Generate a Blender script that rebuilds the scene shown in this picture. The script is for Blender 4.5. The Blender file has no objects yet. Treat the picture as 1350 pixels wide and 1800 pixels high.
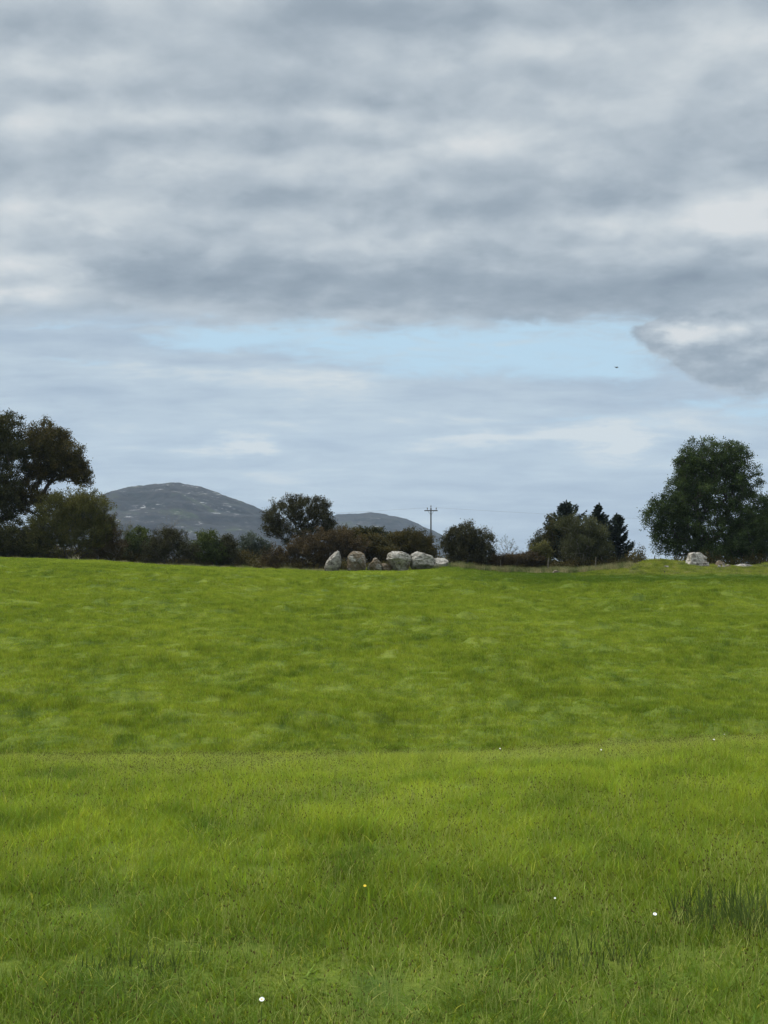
import bpy, math, random
import numpy as np
from mathutils import Vector

S = bpy.context.scene
COL = S.collection
R = math.radians

# ------------------------------------------------------------------ camera
EYE = 1.6
cam = bpy.data.cameras.new('camera')
cam.sensor_fit = 'VERTICAL'
cam.sensor_height = 36.0
cam.lens = 48.0
cam.shift_y = 100.0 / 1800.0
cam.clip_start = 0.1
cam.clip_end = 30000
camo = bpy.data.objects.new('camera', cam)
camo.location = (0, 0, EYE)
camo.rotation_euler = (R(90), 0, 0)
COL.objects.link(camo)
S.camera = camo

# ------------------------------------------------------------------ look
S.view_settings.view_transform = 'Standard'
S.view_settings.look = 'None'
S.view_settings.gamma = 1
S.view_settings.exposure = 0.0
S.render.engine = 'CYCLES'
S.cycles.use_denoising = True
S.cycles.max_bounces = 6
S.cycles.transparent_max_bounces = 8
S.cycles.volume_bounces = 0
S.cycles.use_adaptive_sampling = True
S.cycles.adaptive_threshold = 0.01

SUN_EL, SUN_AZ = 52.0, -62.0      # azimuth measured from the view direction, negative = left


def lin(r, g, b):
    f = lambda c: (c / 255 / 12.92) if c / 255 <= 0.04045 else ((c / 255 + 0.055) / 1.055) ** 2.4
    return (f(r), f(g), f(b), 1.0)


class NT:
    """small helper to write node trees"""
    def __init__(s, nt):
        s.t = nt
        nt.nodes.clear()

    def n(s, typ, **kw):
        nd = s.t.nodes.new(typ)
        for k, v in kw.items():
            setattr(nd, k, v)
        return nd

    def put(s, sock, v):
        if hasattr(v, 'is_output'):
            s.t.links.new(v, sock)
        elif v is not None:
            sock.default_value = v

    def m(s, op, a, b=None, c=None, clamp=False):
        nd = s.n('ShaderNodeMath', operation=op, use_clamp=clamp)
        s.put(nd.inputs[0], a)
        if b is not None: s.put(nd.inputs[1], b)
        if c is not None: s.put(nd.inputs[2], c)
        return nd.outputs[0]

    def v(s, op, a, b=None, c=None):
        nd = s.n('ShaderNodeVectorMath', operation=op)
        s.put(nd.inputs[0], a)
        if b is not None: s.put(nd.inputs[1], b)
        if c is not None: s.put(nd.inputs[2], c)
        return nd.outputs['Value'] if op in ('DOT_PRODUCT', 'LENGTH') else nd.outputs[0]

    def xyz(s, x, y, z=0.0):
        nd = s.n('ShaderNodeCombineXYZ')
        s.put(nd.inputs[0], x); s.put(nd.inputs[1], y); s.put(nd.inputs[2], z)
        return nd.outputs[0]

    def sep(s, v):
        nd = s.n('ShaderNodeSeparateXYZ')
        s.put(nd.inputs[0], v)
        return nd.outputs

    def noise(s, vec, scale, detail=4.0, rough=0.5, dist=0.0, color=False):
        nd = s.n('ShaderNodeTexNoise')
        s.put(nd.inputs['Vector'], vec)
        nd.inputs['Scale'].default_value = scale
        nd.inputs['Detail'].default_value = detail
        nd.inputs['Roughness'].default_value = rough
        nd.inputs['Distortion'].default_value = dist
        return nd.outputs['Color' if color else 'Fac']

    def smooth(s, x, a, b, to0=0.0, to1=1.0):
        nd = s.n('ShaderNodeMapRange', interpolation_type='SMOOTHSTEP')
        s.put(nd.inputs[0], x)
        for i, q in enumerate((a, b, to0, to1)): s.put(nd.inputs[i + 1], q)
        return nd.outputs[0]

    def mix(s, f, a, b):
        nd = s.n('ShaderNodeMix', data_type='RGBA')
        s.put(nd.inputs[0], f); s.put(nd.inputs[6], a); s.put(nd.inputs[7], b)
        return nd.outputs[2]

    def ramp(s, f, stops):
        nd = s.n('ShaderNodeValToRGB')
        el = nd.color_ramp.elements
        while len(el) < len(stops): el.new(0.5)
        for e, (p, c) in zip(el, stops):
            e.position = p
            e.color = c if len(c) == 4 else (*c, 1)
        s.put(nd.inputs[0], f)
        return nd.outputs[0]


# ------------------------------------------------------------------ sky
W = bpy.data.worlds.new('World')
S.world = W
W.use_nodes = True
w = NT(W.node_tree)
BG = 0.1
tc = w.n('ShaderNodeTexCoord').outputs['Generated']
dx, dy, dz = w.sep(tc)
yy = w.m('MAXIMUM', dy, 0.05)
U = w.m('MULTIPLY_ADD', w.m('DIVIDE', dx, yy), 2.4, 0.675)
V = w.m('MULTIPLY_ADD', w.m('DIVIDE', dz, yy), -2.4, 1.0)
zc = w.m('ADD', w.m('MAXIMUM', dz, 0.0), 0.23)
P = w.xyz(w.m('DIVIDE', dx, zc), w.m('DIVIDE', dy, zc), 0.0)
UV = w.xyz(U, V)
# ragged cloud edges: the layout coordinates are stirred by noise
d1 = w.v('SUBTRACT', w.noise(P, 1.6, 6, 0.6, color=True), (0.5, 0.5, 0.5))
d2 = w.v('SUBTRACT', w.noise(P, 6.5, 6, 0.66, color=True), (0.5, 0.5, 0.5))
UVd = w.v('ADD', UV, w.v('ADD', w.v('MULTIPLY', d1, (0.34, 0.12, 0)), w.v('MULTIPLY', d2, (0.15, 0.055, 0))))


def blobs(vec, lst):
    acc = 0.0
    for (cx, cy, rx, ry, amp) in lst:
        cx, cy, rx, ry = cx / 1000, cy / 1000, rx / 1000, ry / 1000
        q = w.v('MULTIPLY_ADD', vec, (1 / rx, 1 / ry, 0), (-cx / rx, -cy / ry, 0))
        e = w.m('POWER', 2.71828, w.m('MULTIPLY', w.v('DOT_PRODUCT', q, q), -1.0))
        acc = w.m('MULTIPLY_ADD', e, amp, acc)
    return acc


light = blobs(UVd, [
    (330, 212, 90, 26, .30), (100, 115, 190, 38, .26), (860, 90, 190, 45, .22), (900, 268, 150, 32, .30),
    (1300, 388, 110, 36, .52), (1120, 385, 130, 25, .25), (130, 385, 130, 26, .22), (610, 440, 110, 30, .24),
    (60, 480, 90, 26, .40), (25, 527, 60, 16, .35), (80, 228, 80, 25, .22), (570, 210, 90, 22, .18),
    (1290, 100, 130, 90, .14), (1165, 574, 45, 17, .55), (1250, 578, 70, 18, .30), (350, 300, 160, 30, .12), (780, 400, 100, 26, .16),
    (650, 345, 120, 18, .10),
    (700, 15, 230, 38, -.26), (600, 500, 420, 48, -.33), (250, 480, 140, 40, -.22), (1100, 490, 330, 40, -.28),
    (930, 355, 150, 32, -.22), (350, 350, 110, 28, -.18), (640, 185, 90, 24, -.14), (80, 30, 240, 28, -.10),
    (1260, 640, 120, 45, -.30), (850, 225, 90, 36, -.12), (450, 265, 60, 26, -.10), (1200, 170, 150, 40, -.08),
    (640, 270, 140, 24, -.08)])
gap = blobs(UVd, [
    (430, 598, 115, 30, .75), (640, 600, 170, 36, .85), (860, 610, 190, 46, .95), (1040, 630, 130, 50, .85),
    (1150, 668, 80, 20, .6), (1290, 724, 130, 22, 1.1), (120, 583, 70, 7, .6), (130, 645, 80, 8, .6),
    (1010, 752, 160, 7, .35), (720, 578, 460, 22, .55), (1020, 592, 160, 30, .4), (380, 590, 90, 22, .3), (1265, 600, 60, 40, -.4)])
big = w.noise(P, 1.7, 7, 0.5, 0.25)
# billows: each dense lump is pale along its upper edge and greyer on its base
def lump(vec, sc, det, lo, hi):
    return w.smooth(w.noise(vec, sc, det, 0.5, 0.25), lo, hi)


def relief(sc, det, dx_, dy_, lo=.34, hi=.66):
    return w.m('SUBTRACT', lump(P, sc, det, lo, hi), lump(w.v('ADD', P, (dx_, dy_, 0)), sc, det, lo, hi))


b = w.m('MULTIPLY_ADD', w.m('SUBTRACT', big, 0.5), 0.34, 0.57)
b = w.m('MULTIPLY_ADD', relief(2.6, 5, -.05, -.16), 0.14, b)
b = w.m('MULTIPLY_ADD', relief(6.5, 6, -.03, -.065, .38, .62), 0.15, b)
b = w.m('MULTIPLY_ADD', w.m('SUBTRACT', w.noise(P, 14.0, 6, 0.62, 0.3), 0.5), 0.24, b)
b = w.m('MULTIPLY_ADD', relief(13.0, 5, -.015, -.03, .38, .62), 0.055, b)
b = w.m('ADD', b, light)
# the lumpy cloud standing in front of the gap on the right
puff = w.v('ADD', UV, w.v('ADD', w.v('MULTIPLY', w.v('SUBTRACT', w.noise(P, 5.0, 3, .5, color=True), (.5, .5, .5)), (.16, .08, 0)),
                          w.v('MULTIPLY', w.v('SUBTRACT', w.noise(w.v('MULTIPLY', UV, (22, 32, 0)), 1.0, 6, .62, color=True), (.5, .5, .5)), (.055, .050, 0))))
rc = blobs(puff, [(1180, 592, 62, 42, 1.0), (1260, 620, 80, 62, 1.0), (1345, 640, 90, 62, 1.0), (1230, 560, 90, 40, .8)])
rcm = w.smooth(rc, 0.28, 0.86)
b = w.m('MULTIPLY_ADD', w.m('MULTIPLY', rcm, w.m('SUBTRACT', w.noise(w.v('MULTIPLY', UV, (14, 24, 0)), 1.0, 6, .6), 0.56)), 0.9, b)
deck = w.ramp(b, [(0.0, lin(132, 145, 158)), (0.35, lin(155, 167, 178)), (0.60, lin(180, 190, 198)), (0.82, lin(202, 209, 213)), (1.0, lin(218, 221, 222))])
# low far bank of thin layered cloud
st = w.noise(w.xyz(w.m('MULTIPLY', U, 2.2), w.m('MULTIPLY', V, 17.0), 3.0), 1.0, 7, 0.55, 0.35)
st2 = w.noise(w.xyz(w.m('MULTIPLY', U, 7.0), w.m('MULTIPLY', V, 40.0), 8.0), 1.0, 6, 0.6, 0.3)
lowl = blobs(UVd, [(435, 782, 60, 16, .62), (1060, 778, 80, 15, .60), (870, 782, 130, 15, .40), (520, 660, 170, 16, .22),
                   (330, 655, 160, 16, .18), (700, 740, 300, 20, .10), (560, 820, 300, 24, .08), (1080, 690, 200, 22, -.26),
                   (760, 655, 200, 13, -.22), (150, 610, 220, 26, -.20), (700, 930, 1200, 50, -.10)])
bl = w.m('MULTIPLY_ADD', w.m('SUBTRACT', st, 0.5), 1.35, 0.56)
bl = w.m('MULTIPLY_ADD', w.m('SUBTRACT', st2, 0.5), 0.95, bl)
bl = w.m('ADD', bl, lowl)
low = w.ramp(bl, [(0.0, lin(158, 175, 194)), (0.4, lin(175, 191, 206)), (0.7, lin(190, 205, 216)), (1.0, lin(214, 221, 223))])
VV = w.sep(UVd)[1]
cloud = w.mix(w.m('MULTIPLY', w.m('SUBTRACT', 1.0, rcm), w.smooth(w.m('ADD', VV, w.m('MULTIPLY', w.smooth(w.sep(UVd)[0], 1.05, 1.16), -0.02)), 0.53, 0.59)), deck, low)
# added brightness in the unseen clouds overhead, to lift the light on the grass
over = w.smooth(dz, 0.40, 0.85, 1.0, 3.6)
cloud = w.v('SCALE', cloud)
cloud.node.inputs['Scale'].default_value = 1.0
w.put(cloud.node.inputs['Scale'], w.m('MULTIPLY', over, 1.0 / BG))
sky = w.n('ShaderNodeTexSky', sky_type='NISHITA')
sky.sun_disc = False
sky.sun_elevation = R(SUN_EL)
sky.sun_rotation = R(SUN_AZ)
sky.air_density = 1.0
sky.dust_density = 1.0
hazy = w.mix(0.88, sky.outputs[0], tuple(c / BG for c in lin(188, 219, 238)[:3]) + (1,))
wn = w.noise(w.xyz(w.m('MULTIPLY', U, 6.0), w.m('MULTIPLY', V, 24.0), 1.0), 1.0, 8, 0.62, 0.5)
g = w.m('MULTIPLY_ADD', w.m('MULTIPLY', w.m('SUBTRACT', wn, 0.5), w.smooth(gap, 0.0, 0.4)), 2.2, w.m('MULTIPLY', gap, 0.72))
cover = w.smooth(g, 0.02, 0.95, 1.0, 0.0)
wis = w.noise(w.xyz(w.m('MULTIPLY', U, 9.0), w.m('MULTIPLY', V, 44.0), 5.0), 1.0, 7, 0.68, 0.8)
cover = w.m('MAXIMUM', cover, w.smooth(wis, 0.45, 0.72, 0.0, 0.6))
cover = w.m('MAXIMUM', cover, rcm)
# the rest of the sky (behind and above) is broken by a few thin places
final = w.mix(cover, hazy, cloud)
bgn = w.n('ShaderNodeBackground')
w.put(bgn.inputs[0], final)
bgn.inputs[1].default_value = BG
wo = w.n('ShaderNodeOutputWorld')
W.node_tree.links.new(bgn.outputs[0], wo.inputs[0])
W.cycles.sampling_method = 'MANUAL'
W.cycles.sample_map_resolution = 512

sl = bpy.data.lights.new('sun', 'SUN')
sl.energy = 4.0
sl.angle = R(14)
sl.color = (1.0, 0.95, 0.87)
so = bpy.data.objects.new('sun', sl)
a_, e_ = R(SUN_AZ), R(SUN_EL)
sd = Vector((math.sin(a_) * math.cos(e_), math.cos(a_) * math.cos(e_), math.sin(e_)))
so.rotation_euler = sd.to_track_quat('Z', 'Y').to_euler()
so.location = sd * 200
COL.objects.link(so)


# ------------------------------------------------------------------ helpers
def at(px, py, Y):
    return np.array(((px - 675) / 2400 * Y, Y, EYE + (1000 - py) / 2400 * Y))


def tag(o, label=None, cat=None, group=None, kind=None):
    if label: o['label'] = label
    if cat: o['category'] = cat
    if group: o['group'] = group
    if kind: o['kind'] = kind
    return o


def empty(name, loc, label, cat, group=None):
    o = bpy.data.objects.new(name, None)
    o.location = loc
    o.empty_display_size = 0.3
    COL.objects.link(o)
    return tag(o, label, cat, group)


def mesh_np(name, V_, F_, mat, parent=None, smooth=True, link=True):
    """V_ (n,3), F_ (m,k) one face size"""
    V_ = np.asarray(V_, dtype=np.float32); F_ = np.asarray(F_, dtype=np.int32)
    me = bpy.data.meshes.new(name)
    me.vertices.add(len(V_)); me.vertices.foreach_set('co', V_.ravel())
    m_, k = F_.shape
    me.loops.add(m_ * k); me.loops.foreach_set('vertex_index', F_.ravel())
    me.polygons.add(m_)
    me.polygons.foreach_set('loop_start', np.arange(0, m_ * k, k, dtype=np.int32))
    me.polygons.foreach_set('use_smooth', np.full(m_, smooth))
    me.update(calc_edges=True)
    me.materials.append(mat)
    o = bpy.data.objects.new(name, me)
    if link: COL.objects.link(o)
    if parent is not None: o.parent = parent
    return o


def _hash(ix, iy, seed):
    h = (ix.astype(np.int64) * 374761393 + iy.astype(np.int64) * 668265263 + seed * 1442695041) & 0x7fffffff
    h = ((h ^ (h >> 13)) * 1274126177) & 0x7fffffff
    h = (h ^ (h >> 16)) & 0xffff
    return h / 65535.0


def vn(x, y, seed=0):
    x = np.asarray(x, float); y = np.asarray(y, float)
    ix = np.floor(x).astype(np.int64); iy = np.floor(y).astype(np.int64)
    fx = x - ix; fy = y - iy
    fx = fx * fx * fx * (fx * (fx * 6 - 15) + 10); fy = fy * fy * fy * (fy * (fy * 6 - 15) + 10)
    a = _hash(ix, iy, seed); b = _hash(ix + 1, iy, seed); c = _hash(ix, iy + 1, seed); d = _hash(ix + 1, iy + 1, seed)
    return (a * (1 - fx) + b * fx) * (1 - fy) + (c * (1 - fx) + d * fx) * fy - 0.5


def fbm(x, y, seed=0, octv=4, gain=0.5):
    s = 0; a = 1.0
    for i in range(octv):
        ca, sa = math.cos(0.6 * i + .3), math.sin(0.6 * i + .3)
        s = s + a * vn((x * ca - y * sa) * 2 ** i + 17 * i, (x * sa + y * ca) * 2 ** i - 9 * i, seed + i)
        a *= gain
    return s


def sstep(a, b, x):
    t = np.clip((x - a) / (b - a), 0, 1)
    return t * t * (3 - 2 * t)


CX = (np.array([-300, 0, 75, 150, 225, 300, 375, 450, 570, 700, 760, 800, 860, 920, 1000, 1100, 1350, 1700]) - 675) / 2400 * 108
CZ = EYE + (1000 - (np.array([981, 983, 985, 987, 991, 995.5, 999, 1003, 1004.5, 1005.5, 1003, 1002, 1005, 1008, 1008, 1008, 1009, 1010]))) / 2400 * 108


def gz(x, y):
    x = np.asarray(x, float); y = np.asarray(y, float)
    # near brow
    u = np.clip(x / 16.0, -0.6, 0.6)
    p = np.interp(u, [-.28, 0, .12, .28], [6.9, 7.2, 8.0, 9.4])
    near = -1.6 / (15.5 ** 2 - p ** 2) * np.maximum(y - p, 0) ** 2
    near = np.maximum(near, -8)
    zc_ = np.interp(x * 108 / np.maximum(y, 60), CX, CZ)
    t = np.clip((y - 31) / (108 - 31), 0, 1)
    zv = -3.1 + 0.012 * x
    far = zv + (zc_ - zv) * (1 - (1 - t) ** 1.6)
    # the right half of the field sinks into a shallow hollow before the rough bank
    right = sstep(2, 15, x)
    far = far - 0.42 * right * np.exp(-((y - 99) / 8.0) ** 2)
    k = 0.9
    h = np.clip(0.5 + 0.5 * (far - near) / k, 0, 1)
    z = near * (1 - h) + far * h + k * h * (1 - h)
    # rough bank on the right, beyond the field
    ridge = np.interp(x, [13, 16, 20.0, 21.6, 22.2, 23.5, 25.2, 26.2, 28, 29, 30, 31, 32, 33, 50],
                      [0, .08, .35, .75, 1.0, .92, .8, .66, .55, .42, .40, .55, .7, .42, .4])
    z = z + ridge * 0.98 * sstep(106, 114.5, y) * (1 - sstep(117, 122, y)) * (1 + .25 * fbm(x * .9, y * .5, 77, 3))
    z = z + 0.25 * sstep(15, 20, x) * sstep(101, 106, y) * (1 - sstep(110, 118, y))
    # small rise right of the boulders
    z = z + 0.28 * np.exp(-((x - 5.6) / 1.5) ** 2 - ((y - 112) / 2.5) ** 2)
    z = z + .30 * sstep(-3.2, -2.2, x) * (1 - sstep(3.6, 4.6, x)) * np.exp(-((y - 113.0) / 1.0) ** 2)
    # behind the brow
    z = z - 0.9 * sstep(112, 135, y) - 4.0 * sstep(150, 320, y) - 10 * sstep(320, 1400, y)
    # lumps
    fm = sstep(20, 34, y) * (1 - sstep(115, 140, y))
    z = z + fm * (0.34 * fbm(x / 6.5, y / 7.5, 3, 3) * (1 - .6 * sstep(85, 105, y)) + 0.20 * fbm(x / 1.5, y / 1.9, 5, 3) * (1 - .6 * sstep(75, 100, y)))
    # poached tussocks: small steep humps in loose groups
    tus = np.maximum(fbm(x / 1.0, y / 1.15, 88, 2) - .02, 0) * sstep(-.12, .30, fbm(x / 7, y / 7, 89, 3) + .1 * (1 - np.abs(x) / 25))
    z = z + fm * .62 * tus * (1 - .6 * sstep(78, 100, y))
    # terracettes: shallow ripples along the slope
    rp = fbm(x / 3.4, y / .95, 90, 3)
    z = z + fm * (.07 + .0010 * np.maximum(y - 30, 0)) * rp * (1 - .6 * sstep(84, 100, y))
    z = z + (1 - sstep(18, 26, y)) * sstep(-4, 3, y) * (0.05 * fbm(x / 1.3, y / 1.3, 9, 3))
    z = z + sstep(200, 900, y) * 7 * fbm(x / 180, y / 220, 12, 3) + sstep(30, 80, -y) * 1.5 * fbm(x / 30, y / 30, 13, 3)
    return z


def gz1(x, y):
    return float(gz(np.array([x]), np.array([y]))[0])


def ground_hit(px, py, lift=0.0, y0=3.0, y1=125.0):
    ys = np.linspace(y0, y1, 6000)
    xs = (px - 675) / 2400 * ys
    zs = EYE + (1000 - py) / 2400 * ys
    k = np.nonzero(zs <= gz(xs, ys) + lift)[0]
    i = k[0] if len(k) else -1
    return np.array((xs[i], ys[i], gz1(xs[i], ys[i])))


# ------------------------------------------------------------------ materials
def newmat(name):
    m = bpy.data.materials.new(name)
    m.use_nodes = True
    return m, NT(m.node_tree)


def out(nt, shader, disp=None):
    o = nt.n('ShaderNodeOutputMaterial')
    nt.put(o.inputs[0], shader)


def green_field(nt, pos):
    """the meadow's own colour over the whole field: yellower, darker and greyer patches"""
    n1 = nt.noise(nt.v('MULTIPLY', pos, (.22, .16, .2)), 1.0, 4, 0.55, 0.3)
    n2 = nt.noise(nt.v('MULTIPLY', pos, (1.3, .8, .2)), 1.0, 6, 0.68, 0.5)
    n3 = nt.noise(nt.v('MULTIPLY', pos, (.06, .05, .05)), 1.0, 2, 0.5)
    f = nt.m('MULTIPLY_ADD', n1, 0.26, nt.m('MULTIPLY_ADD', n2, 0.62, nt.m('MULTIPLY', n3, 0.22)))
    n5 = nt.noise(nt.v('MULTIPLY', pos, (3.2, 1.1, .2)), 1.0, 5, 0.7, 0.4)
    f = nt.m('MULTIPLY_ADD', nt.m('SUBTRACT', f, 0.56), 1.25, 0.565)
    f = nt.m('MULTIPLY_ADD', nt.m('SUBTRACT', n5, 0.5), 0.60, f)
    c = nt.ramp(f, [(0.34, (0.070, 0.108, 0.016)), (0.52, (0.135, 0.177, 0.022)), (0.68, (0.188, 0.224, 0.034)), (0.84, (0.225, 0.26, 0.036))])
    x, y, z = nt.sep(pos)
    # tired olive grass on the near brow and the rough bank
    n4 = nt.noise(nt.v('MULTIPLY', pos, (.5, .35, .2)), 1.0, 3, 0.6)
    bank = nt.m('MULTIPLY', nt.smooth(nt.m('ADD', x, nt.m('MULTIPLY', nt.m('SUBTRACT', n4, .5), 6)), 14, 18.5),
                nt.smooth(nt.m('ADD', y, nt.m('MULTIPLY', nt.m('SUBTRACT', n4, .5), 3)), 103.5, 106.0))
    bc = nt.ramp(n2, [(0.35, (0.085, 0.105, 0.022)), (0.5, (0.150, 0.170, 0.036)), (0.62, (0.21, 0.21, 0.06))])
    c = nt.mix(nt.m('MULTIPLY', bank, 0.85), c, bc)
    # darker, deeper green strip in the hollow
    deep_green = nt.m('MULTIPLY', nt.smooth(nt.m('ADD', x, nt.m('MULTIPLY', n4, 8)), 4, 16),
                nt.m('MULTIPLY', nt.smooth(nt.m('ADD', y, nt.m('MULTIPLY', n1, 8)), 81, 93), nt.m('SUBTRACT', 1.0, bank)))
    c = nt.mix(nt.m('MULTIPLY', deep_green, 0.8), c, (0.040, 0.078, 0.005, 1))
    return c, n2


def mat_grass(name, tint=(1, 1, 1), dry=0.0, mult=1.0, gain=1.0):
    m, t = newmat(name)
    pos = t.n('ShaderNodeNewGeometry').outputs['Position']
    c, _ = green_field(t, pos)
    y = t.sep(pos)[1]
    # the near brow carries more stems and seed: a duller, mixed green
    brow = t.m('MULTIPLY', t.smooth(y, 11, 14.5), t.m('SUBTRACT', 1.0, t.smooth(y, 20, 24)))
    c = t.mix(t.m('MULTIPLY', brow, 0.45), c, (0.22, 0.24, 0.075, 1))
    near = t.m('SUBTRACT', 1.0, t.smooth(t.m('ADD', y, t.m('MULTIPLY', t.noise(pos, .7, 3, .6), 5)), 6.5, 12.5))
    c = t.mix(t.m('MULTIPLY', near, 0.86), c, (0.064, 0.098, 0.017, 1))
    isl = t.n('ShaderNodeNewGeometry').outputs['Random Per Island']
    oi = t.n('ShaderNodeObjectInfo').outputs['Random']
    rnd = t.m('FRACT', t.m('ADD', isl, oi))
    dryc = t.mix(0.75, c, (0.36, 0.33, 0.13, 1))
    c = t.mix(t.smooth(rnd, 0.90 - dry, 0.99 - dry * .3, 0, 0.8), c, dryc)
    c = t.mix(t.smooth(rnd, 0.0, 0.30, 0.45, 0.0), c, t.mix(0.7, c, (0.028, 0.065, 0.008, 1)))
    hs = t.n('ShaderNodeHueSaturation')
    t.put(hs.inputs['Color'], c)
    t.put(hs.inputs['Value'], t.m('MULTIPLY_ADD', isl, 0.75, t.m('MULTIPLY_ADD', oi, 0.30, 0.52 * mult)))
    t.put(hs.inputs['Hue'], t.m('MULTIPLY_ADD', isl, 0.03, 0.487))
    c = t.v('MULTIPLY', hs.outputs[0], tuple(q * gain for q in tint))
    d = t.n('ShaderNodeBsdfPrincipled')
    t.put(d.inputs['Base Color'], c)
    d.inputs['Roughness'].default_value = 0.65
    d.inputs['Specular IOR Level'].default_value = 0.12
    tr = t.n('ShaderNodeBsdfTranslucent')
    t.put(tr.inputs[0], t.v('MULTIPLY', c, (1.25, 1.15, 0.6)))
    mx = t.n('ShaderNodeMixShader')
    mx.inputs[0].default_value = 0.48
    t.put(mx.inputs[1], d.outputs[0]); t.put(mx.inputs[2], tr.outputs[0])
    out(t, mx.outputs[0])
    return m


def mat_ground():
    m, t = newmat('meadow_soil')
    pos = t.n('ShaderNodeNewGeometry').outputs['Position']
    c, n2 = green_field(t, pos)
    fine = t.noise(pos, 14, 5, .7)
    c = t.mix(t.smooth(fine, .35, .6), t.mix(.45, c, (0.040, 0.070, 0.006, 1)), t.mix(.2, c, (0.03, 0.06, 0.004, 1)))
    y = t.sep(pos)[1]
    farc = t.ramp(t.noise(pos, .006, 5, .6), [(.35, (.05, .07, .025)), (.5, (.07, .10, .03)), (.65, (.10, .10, .05))])
    c = t.mix(t.smooth(y, 116, 132), c, farc)
    bp = t.n('ShaderNodeBump')
    bp.inputs['Distance'].default_value = 0.08
    bp.inputs['Strength'].default_value = 0.8
    t.put(bp.inputs['Height'], fine)
    d = t.n('ShaderNodeBsdfPrincipled')
    t.put(d.inputs['Base Color'], c)
    d.inputs['Roughness'].default_value = 0.95
    d.inputs['Specular IOR Level'].default_value = 0.1
    t.put(d.inputs['Normal'], bp.outputs[0])
    out(t, d.outputs[0])
    return m


def mat_leaf(name, c0, c1, c2=None, trans=0.25, patch=1.3, rough=0.75):
    m, t = newmat(name)
    geo = t.n('ShaderNodeNewGeometry')
    pos = geo.outputs['Position']
    nn = t.noise(pos, patch, 3, 0.6)
    f = t.m('MULTIPLY_ADD', geo.outputs['Random Per Island'], 0.55, t.m('MULTIPLY_ADD', t.m('SUBTRACT', nn, .5), 1.5, 0.22))
    st = [(0.0, c0), (0.6, c1), (1.0, c2 or c1)]
    c = t.ramp(f, st)
    d = t.n('ShaderNodeBsdfPrincipled')
    t.put(d.inputs['Base Color'], c)
    d.inputs['Roughness'].default_value = rough
    d.inputs['Specular IOR Level'].default_value = 0.10
    tr = t.n('ShaderNodeBsdfTranslucent')
    t.put(tr.inputs[0], c)
    mx = t.n('ShaderNodeMixShader')
    mx.inputs[0].default_value = trans
    t.put(mx.inputs[1], d.outputs[0]); t.put(mx.inputs[2], tr.outputs[0])
    out(t, mx.outputs[0])
    return m


def mat_plain(name, c0, c1, scale=4.0, rough=0.85, detail=5):
    m, t = newmat(name)
    co = t.n('ShaderNodeTexCoord').outputs['Object']
    c = t.ramp(t.noise(co, scale, detail, .65), [(.35, c0), (.65, c1)])
    d = t.n('ShaderNodeBsdfPrincipled')
    t.put(d.inputs['Base Color'], c)
    d.inputs['Roughness'].default_value = rough
    d.inputs['Specular IOR Level'].default_value = 0.25 if rough < 1 else 0.02
    out(t, d.outputs[0])
    return m


def mat_rock(name, moss=0.3, brown=0.3, seed=0.0, bright=1.0):
    m, t = newmat(name)
    co = t.n('ShaderNodeTexCoord').outputs['Object']
    co = t.v('ADD', co, (seed, seed * 2, 0))
    nz = t.sep(t.n('ShaderNodeNewGeometry').outputs['Normal'])[2]
    a = t.noise(co, 2.2, 7, .68, .4)
    bnd = t.noise(t.v('MULTIPLY', co, (1.6, 1.6, 6.5)), 1.0, 6, .65, .6)
    k = lambda r, g, b_: (r * bright, g * bright, b_ * bright)
    c = t.ramp(a, [(.36, k(.06, .052, .042)), (.44, k(.20, .18, .15)), (.56, k(.34, .315, .27)), (.72, k(.50, .475, .42))])
    c = t.mix(t.smooth(bnd, .44, .36, 0, .75), c, (.07, .062, .05, 1))
    # pale lichen
    li = t.noise(co, 5.5, 4, .6)
    c = t.mix(t.smooth(li, .58, .64, 0, .6), c, (.52, .50, .44, 1))
    bw = t.noise(co, 1.4, 5, .6)
    c = t.mix(t.m('MULTIPLY', t.smooth(bw, .62 - brown * .4, .74 - brown * .4), .85), c, (.115, .082, .045, 1))
    z = t.sep(t.n('ShaderNodeTexCoord').outputs['Object'])[2]
    ms = t.noise(co, 2.8, 5, .7)
    mf = t.smooth(t.m('ADD', t.m('MULTIPLY', ms, 1.3), t.m('MULTIPLY', z, -.35)), .74 - moss * .4, .86 - moss * .4)
    c = t.mix(t.m('MULTIPLY', mf, .85), c, t.mix(li, (.05, .06, .015, 1), (.13, .13, .035, 1)))
    bp = t.n('ShaderNodeBump')
    bp.inputs['Distance'].default_value = .12
    t.put(bp.inputs['Height'], t.m('ADD', a, bnd))
    d = t.n('ShaderNodeBsdfPrincipled')
    t.put(d.inputs['Base Color'], c)
    d.inputs['Roughness'].default_value = .9
    d.inputs['Specular IOR Level'].default_value = .2
    t.put(d.inputs['Normal'], bp.outputs[0])
    out(t, d.outputs[0])
    return m


BARK = mat_plain('grey_brown_bark', (.035, .028, .022), (.085, .072, .058), 6)
BARK_PALE = mat_plain('pale_grey_bark', (.11, .10, .085), (.22, .20, .17), 8)
WOOD = mat_plain('weathered_post_wood', (.07, .06, .045), (.15, .135, .105), 9)

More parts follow.
